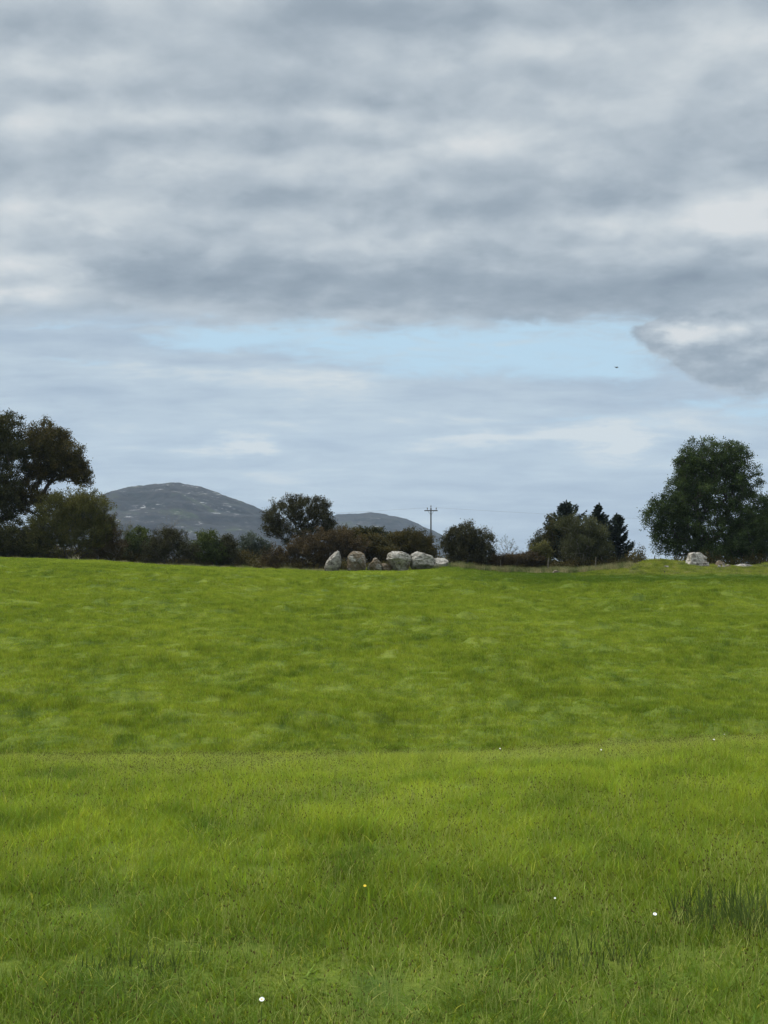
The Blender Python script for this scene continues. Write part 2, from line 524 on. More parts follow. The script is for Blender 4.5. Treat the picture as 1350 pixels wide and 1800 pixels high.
# ------------------------------------------------------------------ ground
yr = np.concatenate([np.linspace(-400, -20, 20, endpoint=False), np.linspace(-20, 3, 40, endpoint=False), np.arange(3, 24, .16),
                     np.arange(24, 124, .36), 124 * (4300 / 124) ** np.linspace(0, 1, 110)])
tt = np.linspace(-1, 1, 361)
ss = np.sign(tt) * np.abs(tt) ** 1.9
wy = 40 + 1.1 * np.maximum(yr, 0) + .8 * np.maximum(-yr, 0)
GX = ss[None, :] * wy[:, None]
GY = np.repeat(yr[:, None], len(tt), 1)
GZ = gz(GX, GY)
nr, nc = GX.shape
idx = np.arange(nr * nc).reshape(nr, nc)
F = np.stack([idx[:-1, :-1], idx[:-1, 1:], idx[1:, 1:], idx[1:, :-1]], -1).reshape(-1, 4)
ground = mesh_np('ground', np.stack([GX, GY, GZ], -1).reshape(-1, 3), F, mat_ground())
tag(ground, kind='structure')


# ------------------------------------------------------------------ hills
def mat_hill():
    m, t = newmat('heather_and_limestone')
    pos = t.n('ShaderNodeNewGeometry').outputs['Position']
    n = t.noise(pos, .010, 6, .62, .4)
    n2 = t.noise(pos, .06, 7, .75)
    f = t.m('MULTIPLY_ADD', n2, .5, t.m('MULTIPLY', n, .6))
    c = t.ramp(f, [(.40, (.005, .009, .007)), (.50, (.015, .0155, .016)), (.58, (.027, .025, .026)), (.68, (.033, .044, .019))])
    # broken pale ledges running along the contours
    led = t.noise(t.v('MULTIPLY', pos, (.045, .02, .34)), 1.0, 5, .7, .2)
    zone = t.noise(pos, .007, 3, .5)
    lf = t.m('MULTIPLY', t.smooth(led, .605, .64), t.smooth(zone, .44, .54))
    c = t.mix(t.m('MULTIPLY', lf, .8), c, (.36, .36, .36, 1))
    sc = t.noise(pos, .11, 4, .7)
    lf2 = t.m('MULTIPLY', t.smooth(sc, .635, .67), t.smooth(zone, .40, .53))
    c = t.mix(t.m('MULTIPLY', lf2, .6), c, (.22, .22, .21, 1))
    d = t.n('ShaderNodeBsdfPrincipled')
    t.put(d.inputs['Base Color'], c)
    d.inputs['Roughness'].default_value = .95
    d.inputs['Specular IOR Level'].default_value = .1
    bp = t.n('ShaderNodeBump')
    bp.inputs['Distance'].default_value = 6
    t.put(bp.inputs['Height'], f)
    t.put(d.inputs['Normal'], bp.outputs[0])
    out(t, d.outputs[0])
    return m


HILL = mat_hill()


def hill(prof, Y, depth, seed):
    px = np.array([p[0] for p in prof], float); py = np.array([p[1] for p in prof], float)
    X = np.linspace((px[0] - 675) / 2400 * Y, (px[-1] - 675) / 2400 * Y, 420)
    # smooth interpolation of the skyline
    z0 = np.interp(X, (px - 675) / 2400 * Y, EYE + (1000 - py) / 2400 * Y)
    ker = np.exp(-np.linspace(-2, 2, 11) ** 2); ker /= ker.sum()
    z0 = np.convolve(np.pad(z0, 5, 'edge'), ker, 'valid')
    T = np.concatenate([np.linspace(-1, 0, 170), np.linspace(0.02, .8, 30)])
    base = -25.0
    s = np.where(T < 0, 1 - (1 - np.cos(np.clip(-T, 0, 1) * math.pi)) / 2, 1 - sstep(0, 1, T) * .9)
    s = np.where(T < 0, .55 * s + .45 * (1 + T), s)
    XX = np.repeat(X[None, :], len(T), 0); YY = Y + np.repeat((T * depth)[:, None], len(X), 1)
    amp = np.minimum(1, np.abs(T) * 5)[:, None]
    ZZ = base + (z0[None, :] - base) * s[:, None]
    ZZ = ZZ + amp * 26 * fbm(XX / 260, YY / 260, seed, 5, .55) + 3.0 * fbm(XX / 26, YY / 26, seed + 9, 4, .6)
    # stepped ledges
    ZZ = ZZ + amp * 1.6 * np.sin(ZZ / 3.4)
    nr, nc = XX.shape
    i = np.arange(nr * nc).reshape(nr, nc)
    F = np.stack([i[:-1, :-1], i[:-1, 1:], i[1:, 1:], i[1:, :-1]], -1).reshape(-1, 4)
    o = mesh_np('hill', np.stack([XX, YY, ZZ], -1).reshape(-1, 3), F, HILL)
    tag(o, kind='structure')
    return o


hill([(-60, 985), (60, 930), (120, 903), (160, 888), (185, 880), (200, 870), (222, 860), (245, 854), (270, 851), (292, 850), (308, 848), (328, 851),
      (350, 855), (372, 862), (395, 871), (412, 878), (430, 883), (450, 892), (475, 906), (505, 922), (560, 945), (640, 968), (760, 992), (860, 1004)], 2600, 900, 31)
hill([(430, 975), (520, 935), (565, 914), (592, 905), (610, 903.5), (632, 903.5), (652, 901), (668, 903), (690, 907), (712, 912), (735, 921), (757, 931),
      (780, 943), (805, 957), (830, 974), (860, 990), (900, 1003)], 3300, 1000, 57)


# ------------------------------------------------------------------ tubes, leaves, rocks
def tubes(p0, p1, r0, r1, k=5):
    p0 = np.asarray(p0, float); p1 = np.asarray(p1, float); r0 = np.asarray(r0, float); r1 = np.asarray(r1, float)
    d = p1 - p0
    L = np.linalg.norm(d, axis=1, keepdims=True); L[L == 0] = 1
    d = d / L
    ref = np.where(np.abs(d[:, 2:3]) > .9, np.array([[1., 0, 0]]), np.array([[0, 0, 1.]]))
    a = np.cross(d, ref); a /= np.linalg.norm(a, axis=1, keepdims=True)
    b = np.cross(d, a)
    an = np.arange(k) * 2 * math.pi / k
    ring = a[:, None, :] * np.cos(an)[None, :, None] + b[:, None, :] * np.sin(an)[None, :, None]
    A = p0[:, None, :] + ring * r0[:, None, None]
    B = p1[:, None, :] + ring * r1[:, None, None]
    V_ = np.concatenate([A, B], 1).reshape(-1, 3)
    n = len(p0)
    base = np.arange(n)[:, None] * 2 * k
    j = np.arange(k)[None, :]
    j2 = (j + 1) % k
    F_ = np.stack([base + j, base + j2, base + k + j2, base + k + j], -1).reshape(-1, 4)
    return V_, F_


def unit(rng, n):
    v = rng.normal(size=(n, 3))
    return v / np.linalg.norm(v, axis=1, keepdims=True)


def leaf_quads(rng, pos, dirs, size, aspect=.5, spread=.9, flat=.4):
    """rhombic leaves at pos, long axis roughly along dirs"""
    n = len(pos)
    a = dirs + spread * unit(rng, n)
    a /= np.linalg.norm(a, axis=1, keepdims=True)
    nrm = unit(rng, n) + np.array([0, 0, flat * 2])
    b = np.cross(a, nrm)
    b /= np.maximum(np.linalg.norm(b, axis=1, keepdims=True), 1e-6)
    L = size * rng.uniform(.6, 1.35, (n, 1))
    Wd = L * aspect
    V_ = np.stack([pos - a * L * .5, pos + b * Wd * .5, pos + a * L * .5, pos - b * Wd * .5], 1).reshape(-1, 3)
    return V_, np.arange(4 * n).reshape(n, 4)


def make_tree(name, label, cat, base_px, Y, lobes, seed, ncl, nleaf, leaf, clr, trunk_r, mats, fork=None, stems=1,
              depth_f=1.0, aspect=.5, droop=0.0, shell=2.0, twig=0.012, spiky=0.0, group=None, bark=BARK, gap_noise=0.0, part='crown', sag=0.0, spray=.9):
    """lobes: (px, py, rx, ry[, dy]) in photo pixels at distance Y; clusters of leaves are placed in them and limbs grown to reach them"""
    rng = np.random.default_rng(seed)
    s = Y / 2400
    bx = (base_px - 675) * s
    bz = gz1(bx, Y) - .1
    C = []
    vol = np.array([l[2] * l[3] for l in lobes], float)
    ncl = int(ncl * 1.9); nleaf = nleaf * 1.25; clr = clr * 1.08
    if stems > 1: shell = min(shell, 1.0)
    cnt = np.maximum(3, (ncl * vol / vol.sum()).astype(int))
    for l, n in zip(lobes, cnt):
        c = at(l[0], l[1], Y + (l[4] if len(l) > 4 else 0))
        rad = np.array([l[2] * s, min(l[2], l[3] * 1.4) * s * depth_f, l[3] * s])
        u_ = unit(rng, n) * (rng.uniform(0, 1, (n, 1)) ** (1 / (2.0 + shell)))
        # uneven outline
        amp = 1 + .22 * np.sin(u_[:, :1] * 5 + seed) * np.cos(u_[:, 2:3] * 6 + seed * 2) + rng.normal(size=(n, 1)) * .07
        C.append(c + u_ * amp * rad)
    C = np.concatenate(C)
    C = C[C[:, 2] > gz(C[:, 0], C[:, 1]) + .15]
    if gap_noise > 0:
        keep = fbm(C[:, 0] / 1.3 + C[:, 1] * .4, C[:, 2] / 1.0 + C[:, 1] * .3, seed, 2) > -.5 + gap_noise
        C = C[keep]
    # skeleton
    top = C[:, 2].max()
    ccen = C.mean(0)
    fz = bz + (fork if fork is not None else .35 * (top - bz))
    nodes, par = [], []
    for k_ in range(stems):
        ang = rng.uniform(0, 6.28)
        off = np.array([math.cos(ang), math.sin(ang), 0]) * (.35 * (stems > 1)) * rng.uniform(.4, 1.3)
        b0 = np.array([bx, Y, bz])
        tgt = np.array([ccen[0], ccen[1], fz]) * .5 + np.array([bx, Y, fz]) * .5 + off * 3
        tgt[2] = fz
        N = max(3, int((fz - bz) / .45))
        prev = -1 if k_ == 0 else 0
        for i in range(0 if k_ == 0 else 1, N + 1):
            q = b0 + (tgt - b0) * (i / N) + (rng.normal(size=3) * .05 * (i > 0))
            nodes.append(q); par.append(prev); prev = len(nodes) - 1
    nodes = [np.array(q) for q in nodes]
    order = np.argsort(np.linalg.norm(C - np.array([ccen[0], ccen[1], fz]), axis=1))
    NA = np.zeros((len(C) * 12 + 600, 3)); nn_ = len(nodes)
    NA[:nn_] = np.array(nodes)
    dist = np.zeros(len(NA))
    for i in range(nn_):
        dist[i] = 0 if par[i] < 0 else dist[par[i]] + np.linalg.norm(NA[i] - NA[par[i]])
    tips = []
    for ci in order:
        c = C[ci]
        dv = NA[:nn_] - c
        dd = np.sqrt((dv ** 2).sum(1))
        cost = dd + .25 * dist[:nn_] + np.maximum(0, NA[:nn_, 2] - c[2]) * .6
        j = int(cost.argmin())
        L = dd[j]
        k_ = max(1, min(8, int(L / .4)))
        prev = j
        st = NA[j].copy()
        mid = (st + c) / 2 + np.array([0, 0, .12 * L - sag * L]) + rng.normal(size=3) * .07 * L
        for i in range(1, k_ + 1):
            tq = i / k_
            q = (1 - tq) ** 2 * st + 2 * tq * (1 - tq) * mid + tq * tq * c
            if nn_ >= len(NA): break
            NA[nn_] = q
            par.append(prev)
            dist[nn_] = dist[prev] + np.linalg.norm(q - NA[prev])
            prev = nn_; nn_ += 1
        tips.append(prev)
    wgt = np.zeros(nn_)
    for tp in tips: wgt[tp] += 1
    for i in range(nn_ - 1, -1, -1):
        if par[i] >= 0: wgt[par[i]] += wgt[i]
    rad = twig * np.maximum(wgt, 1) ** .5
    mx_ = rad[:1].max()
    rad = np.where(rad > 0, rad * 1.0, rad)
    if trunk_r: rad = np.minimum(rad * (trunk_r / mx_) ** (np.log(np.maximum(wgt, 1)) / math.log(max(wgt.max(), 2))), trunk_r)
    par_ = np.array(par[:nn_])
    ii = np.nonzero(par_ >= 0)[0]
    root = empty(name, (bx, Y, bz), label, cat, group)
    O = np.array([bx, Y, bz])
    Vt, Ft = tubes(NA[par_[ii]] - O, NA[ii] - O, rad[par_[ii]] if len(ii) else [], rad[ii], 5)
    mesh_np('trunk', Vt, Ft, bark, root)
    # leaves
    outv = C - np.array([ccen[0], ccen[1], min(fz, ccen[2])])
    outv /= np.linalg.norm(outv, axis=1, keepdims=True)
    nl = np.maximum(4, (nleaf * rng.uniform(.55, 1.45, len(C)))).astype(int)
    ci = np.repeat(np.arange(len(C)), nl)
    n = len(ci)
    rr = clr * (rng.uniform(.6, 1.35, len(C)))[ci][:, None]
    # each cluster is a handful of shoots with leaves along them
    nsh = 7
    shd = unit(rng, len(C) * nsh).reshape(len(C), nsh, 3) + outv[:, None, :] * (.9 + spiky) + np.array([0, 0, .25 - droop])
    shd /= np.linalg.norm(shd, axis=2, keepdims=True)
    sh = shd[ci, rng.integers(0, nsh, n)]
    tpos = rng.uniform(0, 1, (n, 1)) ** .8
    pos = C[ci] - outv[ci] * clr * .35 + sh * rr * tpos * (1 + spiky * .5) + rng.normal(size=(n, 3)) * clr * (.20 - .06 * spiky) * np.array([1, 1, .8])
    pos[:, 2] -= droop * clr * tpos[:, 0] ** 2
    pos[:, 2] = np.maximum(pos[:, 2], gz(pos[:, 0], pos[:, 1]) + .02)
    dirs = sh + np.array([0, 0, -droop])
    Vl, Fl = leaf_quads(rng, pos - O, dirs, leaf, aspect, spray)
    mesh_np(part, Vl, Fl, mats, root, smooth=False)
    return root


def make_spruce(name, label, px, Y, top_py, half_px, seed, mat, lean=0.0, group=None, n_whorl=26):
    rng = np.random.default_rng(seed)
    s = Y / 2400
    bx = (px - 675) * s
    bz = gz1(bx, Y) - .1
    H = EYE + (1000 - top_py) * s - bz
    Rm = half_px * s
    root = empty(name, (bx, Y, bz), label, 'conifer', group)
    P0, P1, R0, R1 = [], [], [], []
    leaves_p, leaves_d = [], []
    nt_ = 10
    for i in range(nt_):
        P0.append((lean * H * i / nt_, 0, H * i / nt_)); P1.append((lean * H * (i + 1) / nt_, 0, H * (i + 1) / nt_))
        R0.append(.16 * (1 - i / nt_) + .012); R1.append(.16 * (1 - (i + 1) / nt_) + .012)
    for k in range(n_whorl):
        t = (k + .6) / n_whorl
        t = t ** .92
        z = H * (.05 + .94 * t)
        prof = (1 - t) ** .78
        for j in range(rng.integers(5, 8)):
            an = rng.uniform(0, 6.28)
            L = Rm * prof * rng.uniform(.62, 1.18) + .12
            dr = np.array([math.cos(an), math.sin(an), 0])
            st = np.array([lean * z, 0, z])
            up = .05 + .55 * t - .12 * (1 - t)
            seg = 5
            prev = st
            for q in range(1, seg + 1):
                f = q / seg
                p = st + dr * L * f + np.array([0, 0, L * (up * f - .28 * f * (1 - f) * 1.5 + .16 * f * f)])
                P0.append(prev); P1.append(p)
                R0.append(.028 * (1 - (q - 1) / seg) + .004); R1.append(.028 * (1 - q / seg) + .004)
                m_ = int(16 + 26 * L / seg)
                fr = rng.uniform(0, 1, (m_, 1))
                side = np.cross(dr, [0, 0, 1.])
                sw = rng.normal(size=(m_, 1)) * .30 * L * (1.05 - f) * .6
                pp = prev + (p - prev) * fr + side * sw + np.array([0, 0, -1.]) * np.abs(rng.normal(size=(m_, 1))) * .12 + rng.normal(size=(m_, 3)) * .03
                leaves_p.append(pp)
                leaves_d.append(dr[None, :] + side * np.sign(sw) * .8 + np.array([0, 0, .1]))
                prev = p
    # leader
    m_ = 40
    zt = rng.uniform(.93, 1.03, (m_, 1)) * H
    leaves_p.append(np.concatenate([lean * zt, 0 * zt, zt], 1) + rng.normal(size=(m_, 3)) * .03)
    leaves_d.append(unit(rng, m_) * .6 + np.array([0, 0, 1.]))
    V_, F_ = tubes(P0, P1, R0, R1, 5)
    mesh_np('trunk', V_, F_, BARK, root)
    lp = np.concatenate(leaves_p); ld = np.concatenate([np.broadcast_to(d, p.shape) for d, p in zip(leaves_d, leaves_p)])
    Vl, Fl = leaf_quads(rng, lp, ld, .26, .36, .45, .1)
    mesh_np('crown', Vl, Fl, mat, root, smooth=False)
    return root


def ico(sub):
    import bmesh
    bm = bmesh.new()
    bmesh.ops.create_icosphere(bm, subdivisions=sub, radius=1)
    v = np.array([q.co[:] for q in bm.verts]); f = np.array([[q.index for q in p.verts] for p in bm.faces])
    bm.free()
    return v, f


ICO5 = ico(6)


def n3(p, sc, seed):
    return (fbm(p[:, 0] * sc + p[:, 2] * .7 * sc, p[:, 1] * sc + p[:, 2] * .45 * sc, seed, 4, .55) + fbm(p[:, 2] * sc + 5, (p[:, 0] - p[:, 1]) * sc * .7, seed + 3, 4, .55)) * .6


def make_rock(name, label, px0, px1, top, bot, Y, mat, seed, depth=1.0, taper=0.0, shear=0.0, cuts=9, rough=.10, cat='boulder', box=.5, group=None, planes=()):
    rng = np.random.default_rng(seed)
    s = Y / 2400
    v, f = ICO5
    v = v.copy()
    # squarer than a ball, then chipped by planes
    v = np.sign(v) * np.abs(v) ** (1 - .35 * box)
    for i in range(cuts):
        n = unit(rng, 1)[0]
        d_ = rng.uniform(.62, .86)
        h = v @ n - d_
        v -= np.where(h > 0, h, 0)[:, None] * n * .93
    for (nx, ny, nz_, d_) in planes:
        n = np.array((nx, ny, nz_), float); n /= np.linalg.norm(n)
        h = v @ n - d_
        v -= np.where(h > 0, h, 0)[:, None] * n * .96
    nrm = v / np.linalg.norm(v, axis=1, keepdims=True)
    v = v + nrm * (rough * n3(v, 1.6, seed) + rough * .55 * n3(v, 5, seed + 5))[:, None]
    # cracks along bedding
    v = v + nrm * (-.05 * np.exp(-((n3(v * np.array([.6, .6, 2.2]), 1.4, seed + 11)) / .045) ** 2))[:, None]
    mn, mxx = v.min(0), v.max(0)
    v = (v - mn) / (mxx - mn) * 2 - 1
    Wd = (px1 - px0) * s; Ht = (bot - top) * s + .35
    zn = (v[:, 2] + 1) / 2
    x = v[:, 0] * Wd / 2 * (1 - taper * zn) + shear * Wd * (zn - .5)
    x = (x - x.min()) / (x.max() - x.min()) * Wd
    x = x + (px0 - 675) * s
    zt = EYE + (1000 - top) * s
    z = zt - Ht + zn * Ht
    y = v[:, 1] * Wd / 2 * depth
    cx = (px0 + px1) / 2
    X0 = (cx - 675) * s
    O = np.array([X0, Y, zt - Ht])
    P_ = np.stack([x, Y + y, z], 1) - O
    o = mesh_np(name, P_, f, mat, smooth=True)
    o.location = O
    tag(o, label, cat, group)
    return o


# ------------------------------------------------------------------ grass
def blade_mesh(rng, n, radius, h0, h1, wd, lean=.5, seg=3, seedhead=0):
    a = rng.uniform(0, 6.283, n)
    r = radius * np.sqrt(rng.uniform(0, 1, n))
    p = np.stack([r * np.cos(a), r * np.sin(a), np.full(n, -.02)], 1)
    h = rng.uniform(h0, h1, n)
    ld = rng.uniform(0, 6.283, n)
    la = lean * rng.uniform(.1, 1.2, n) * h
    lv = np.stack([np.cos(ld), np.sin(ld), 0 * ld], 1)
    wa = rng.uniform(0, 6.283, n)
    wv = np.stack([np.cos(wa), np.sin(wa), 0 * wa], 1)
    ws = wd * rng.uniform(.6, 1.3, n)
    Vs, Fs = [], []
    for i in range(seg + 1):
        t = i / seg
        c = p + lv * (la * t * t)[:, None] + np.array([0, 0, 1.]) * (h * (t - .18 * t * t * lean))[:, None]
        k = (1 - t ** 1.6) * .5 + .02
        Vs.append(c - wv * (ws * k)[:, None]); Vs.append(c + wv * (ws * k)[:, None])
    V_ = np.stack(Vs, 1)
    nv = 2 * (seg + 1)
    base = np.arange(n)[:, None] * nv
    for i in range(seg):
        Fs.append(np.concatenate([base + 2 * i, base + 2 * i + 1, base + 2 * i + 3, base + 2 * i + 2], 1))
    return V_.reshape(-1, 3), np.concatenate(Fs), p, lv * la[:, None], h


def scatter_obj(name, pts, rot, scl, idxs, variants, label_kind='stuff'):
    col = bpy.data.collections.new(name + '_tufts')
    for i, v_ in enumerate(variants):
        v_.name = '%s_tuft_%02d' % (name, i)
        col.objects.link(v_)
    me = bpy.data.meshes.new(name)
    me.vertices.add(len(pts)); me.vertices.foreach_set('co', pts.astype(np.float32).ravel())
    for nm, ty, arr in (('rot', 'FLOAT_VECTOR', rot), ('scl', 'FLOAT_VECTOR', scl), ('vidx', 'INT', idxs)):
        at_ = me.attributes.new(nm, ty, 'POINT')
        at_.data.foreach_set('vector' if ty == 'FLOAT_VECTOR' else 'value', np.ascontiguousarray(arr, dtype=np.float32 if ty != 'INT' else np.int32).ravel())
    o = bpy.data.objects.new(name, me)
    COL.objects.link(o)
    ng = bpy.data.node_groups.new(name, 'GeometryNodeTree')
    ng.interface.new_socket('Geometry', in_out='INPUT', socket_type='NodeSocketGeometry')
    ng.interface.new_socket('Geometry', in_out='OUTPUT', socket_type='NodeSocketGeometry')
    N = ng.nodes
    gi = N.new('NodeGroupInput'); go = N.new('NodeGroupOutput')
    ci = N.new('GeometryNodeCollectionInfo'); ci.inputs['Collection'].default_value = col
    ci.inputs['Separate Children'].default_value = True
    ci.inputs['Reset Children'].default_value = True
    ip = N.new('GeometryNodeInstanceOnPoints')
    ip.inputs['Pick Instance'].default_value = True

    def attr(nm, ty):
        a = N.new('GeometryNodeInputNamedAttribute'); a.data_type = ty
        a.inputs['Name'].default_value = nm
        return a.outputs['Attribute']
    L = ng.links.new
    L(gi.outputs[0], ip.inputs['Points'])
    L(ci.outputs[0], ip.inputs['Instance'])
    L(attr('vidx', 'INT'), ip.inputs['Instance Index'])
    e2r = N.new('FunctionNodeEulerToRotation')
    L(attr('rot', 'FLOAT_VECTOR'), e2r.inputs[0])
    L(e2r.outputs[0], ip.inputs['Rotation'])
    L(attr('scl', 'FLOAT_VECTOR'), ip.inputs['Scale'])
    L(ip.outputs[0], go.inputs[0])
    md = o.modifiers.new('tufts', 'NODES'); md.node_group = ng
    tag(o, kind='stuff')
    return o


def wedge(rng, y0, y1, n, a=.31, b=1.0, power=1.0):
    """points in the visible wedge of the field (with a margin on both sides)"""
    y = y0 + (y1 - y0) * rng.uniform(0, 1, n * 3) ** power
    wmax = a * y1 + b
    k = rng.uniform(0, 1, n * 3) < (a * y + b) / wmax
    y = y[k][:n]
    x = rng.uniform(-1, 1, len(y)) * (a * y + b)
    return x, y


MG_NEAR = mat_grass('meadow_grass_blades', mult=1.0, gain=1.42, tint=(1.06, 1.09, .85))
MG_FAR = mat_grass('field_grass_blades', dry=-.02, gain=1.20, tint=(1.02, 1.07, .85))
rg = np.random.default_rng(5)
var_near = []
for i in range(8):
    vv, ff, *_ = blade_mesh(rg, 80, .13, .04, .105, .0040, .9)
    var_near.append(mesh_np('t', vv, ff, MG_NEAR, link=False))
for i in range(3):      # thicker lush clump
    vv, ff, *_ = blade_mesh(rg, 90, .11, .06, .145, .0046, .9)
    var_near.append(mesh_np('t', vv, ff, MG_NEAR, link=False))
for i in range(2):      # broad-leaved rosettes among the grass
    vv, ff, *_ = blade_mesh(rg, 16, .05, .03, .075, .016, 1.6, seg=4)
    var_near.append(mesh_np('t', vv, ff, MG_NEAR, link=False))
x, y = wedge(rg, 3.2, 25.0, 34000, .32, 1.6)
hn = 1 + 1.0 * fbm(x / 1.0, y / 1.2, 21, 3) + .5 * fbm(x / .25, y / .25, 22, 2)
hn = np.clip(hn, .45, 1.7)
vi = np.where(fbm(x / .9, y / .9, 23, 2) + rg.normal(size=len(x)) * .12 > .22, rg.integers(8, 11, len(x)), rg.integers(0, 8, len(x)))
vi = np.where(rg.uniform(size=len(x)) < .07 + .12 * (fbm(x / .8, y / .8, 29, 2) > .25), rg.integers(11, 13, len(x)), vi)
z = gz(x, y)
sc = np.stack([np.ones_like(hn) * rg.uniform(.85, 1.2, len(x)), np.ones_like(hn), hn], 1)
rot = np.stack([rg.normal(size=len(x)) * .12, rg.normal(size=len(x)) * .12, rg.uniform(0, 6.28, len(x))], 1)
scatter_obj('grass', np.stack([x, y, z], 1), rot, sc, vi, var_near)

var_far = []
for i in range(8):
    vv, ff, *_ = blade_mesh(rg, 95, .34, .05, .13, .011, .8, seg=2)
    var_far.append(mesh_np('t', vv, ff, MG_FAR, link=False))
x, y = wedge(rg, 24.0, 119.0, 110000, .31, 5.0)
hn = 1 + 1.3 * fbm(x / 2.2, y / 2.6, 41, 3) + .5 * fbm(x / .5, y / .6, 42, 2)
hn = np.clip(1 + (hn - 1) * .6, .6, 1.4) + .8 * sstep(.30, .42, fbm(x / 1.3, y / 1.6, 44, 3)) * rg.uniform(.3, 1, len(x))
hn = hn * (1 - .35 * sstep(80, 105, y) * (1 - sstep(104, 108, y) * sstep(14, 18, x)))
z = gz(x, y)
sc = np.stack([rg.uniform(.85, 1.25, len(x)), np.ones_like(hn), hn], 1)
rot = np.stack([rg.normal(size=len(x)) * .10, rg.normal(size=len(x)) * .10, rg.uniform(0, 6.28, len(x))], 1)
scatter_obj('field_grass', np.stack([x, y, z], 1), rot, sc, rg.integers(0, 8, len(x)), var_far)

# seed stalks with small dark heads over the near meadow
MS = mat_plain('dry_stalk', (.24, .30, .06), (.42, .42, .13), 30, 1.0)
MH = mat_plain('dark_seed_head', (.05, .044, .012), (.13, .105, .035), 60, 1.0)


def stalk_variant(rng, n, radius, h0, h1, head_len, head_r, headed=1.0):
    P0, P1, R0, R1 = [], [], [], []
    H0, H1, HR0, HR1 = [], [], [], []
    for i in range(n):
        a = rng.uniform(0, 6.28); r = radius * math.sqrt(rng.uniform())
        p = np.array([r * math.cos(a), r * math.sin(a), 0.])
        h = rng.uniform(h0, h1); l = rng.uniform(0, .5) * h; b_ = rng.uniform(0, 6.28)
        lv = np.array([math.cos(b_), math.sin(b_), 0])
        q = [p + lv * l * t * t + np.array([0, 0, h * t]) for t in (0, .4, .75, 1)]
        for k in range(3):
            P0.append(q[k]); P1.append(q[k + 1]); R0.append(.0009); R1.append(.0007)
        if rng.uniform() < headed:
            d = q[3] - q[2]; d /= np.linalg.norm(d)
            L = head_len * rng.uniform(.6, 1.3)
            for k, (ra, rb) in enumerate(((.3, 1), (1, 1), (1, .2))):
                H0.append(q[3] + d * L * k / 3); H1.append(q[3] + d * L * (k + 1) / 3); HR0.append(head_r * ra); HR1.append(head_r * rb)
    A, FA = tubes(P0, P1, R0, R1, 3)
    me_v, me_f = A, FA
    o = mesh_np('t', me_v, me_f, MS, link=False)
    if H0:
        B, FB = tubes(H0, H1, HR0, HR1, 5)
        o = mesh_np('t', np.concatenate([A, B]), np.concatenate([FA, FB + len(A)]), MS, link=False)
        o.data.materials.append(MH)
        mi = np.zeros(len(FA) + len(FB), dtype=np.int32); mi[len(FA):] = 1
        o.data.polygons.foreach_set('material_index', mi)
    return o


vs = [stalk_variant(rg, 5, .12, .055, .13, .014, .0024, .8) for i in range(6)] + [stalk_variant(rg, 5, .12, .06, .14, .01, .002, 0.0) for i in range(1)]
x, y = wedge(rg, 3.4, 19.5, 17000, .32, 1.4)
k = fbm(x / 1.6, y / 1.8, 61, 3) + .35 * fbm(x / .5, y / .5, 62, 2) + .05 * sstep(12, 15, y) > rg.uniform(-.55, .35, len(x))
x, y = x[k], y[k]
rot = np.stack([rg.normal(size=len(x)) * .1, rg.normal(size=len(x)) * .1, rg.uniform(0, 6.28, len(x))], 1)
one = rg.uniform(.7, 1.15, (len(x), 1)) * np.ones((1, 3))
scatter_obj('seed_stalk_grass', np.stack([x, y, gz(x, y)], 1), rot, one, rg.integers(0, 7, len(x)), vs)

# tall dry grass along the far edge of the field
MD = mat_leaf('dry_grass', (.14, .13, .05), (.32, .28, .13), (.46, .41, .24), .3, 1.0)
MDG = mat_leaf('rank_green_grass', (.05, .075, .02), (.12, .15, .045), (.22, .21, .09), .3, .8)
vd = []
for i in range(6):
    vv, ff, *_ = blade_mesh(rg, 60, .30, .20, .50, .014, .5, seg=2)
    vd.append(mesh_np('t', vv, ff, MD if i % 2 else MDG, link=False))
px_ = np.concatenate([rg.uniform(790, 1130, 1300), rg.uniform(1110, 1360, 330), rg.uniform(560, 790, 220), rg.uniform(-20, 560, 380)])
n_ = len(px_)
yd = np.where(px_ > 1110, rg.uniform(105, 118, n_), np.where(px_ > 770, rg.uniform(110.5, 119, n_), np.where(px_ > 560, rg.uniform(111, 113, n_), rg.uniform(112, 117, n_))))
x = (px_ - 675) / 2400 * yd
hs_ = np.where(px_ > 1110, rg.uniform(.18, .5, n_), np.where(px_ > 770, rg.uniform(.7, 1.6, n_), np.where(px_ > 560, rg.uniform(.3, .8, n_), rg.uniform(.35, .95, n_))))
rot = np.stack([rg.normal(size=n_) * .12, rg.normal(size=n_) * .12, rg.uniform(0, 6.28, n_)], 1)
scatter_obj('tall_grass', np.stack([x, yd, gz(x, yd) - .02], 1), rot, np.stack([np.ones(n_), np.ones(n_), hs_], 1), rg.integers(0, 6, n_), vd)

# ------------------------------------------------------------------ trees and bushes
L_OAK = mat_leaf('brownish_oak_leaf', (.026, .026, .008), (.076, .064, .018), (.15, .105, .035), .2, .9)
L_OAK2 = mat_leaf('dark_green_oak_leaf', (.022, .025, .009), (.056, .057, .017), (.11, .092, .034), .2, .9)
L_WIL = mat_leaf('olive_willow_leaf', (.044, .046, .013), (.108, .104, .030), (.19, .17, .052), .25, .8)
L_BRN = mat_leaf('brown_bramble_leaf', (.034, .026, .012), (.085, .060, .028), (.15, .105, .05), .2, 1.1)
L_SAL = mat_leaf('grey_olive_sallow_leaf', (.034, .038, .014), (.082, .086, .036), (.15, .15, .07), .22, .8)
L_GRN = mat_leaf('mid_green_leaf', (.030, .044, .012), (.072, .092, .024), (.13, .15, .04), .25, 1.0)
L_GRY = mat_leaf('grey_willow_leaf', (.032, .042, .026), (.075, .092, .060), (.13, .15, .11), .22, 1.0)
L_DRK = mat_leaf('dark_hawthorn_leaf', (.022, .022, .009), (.054, .050, .021), (.14, .14, .075), .2, 1.2)
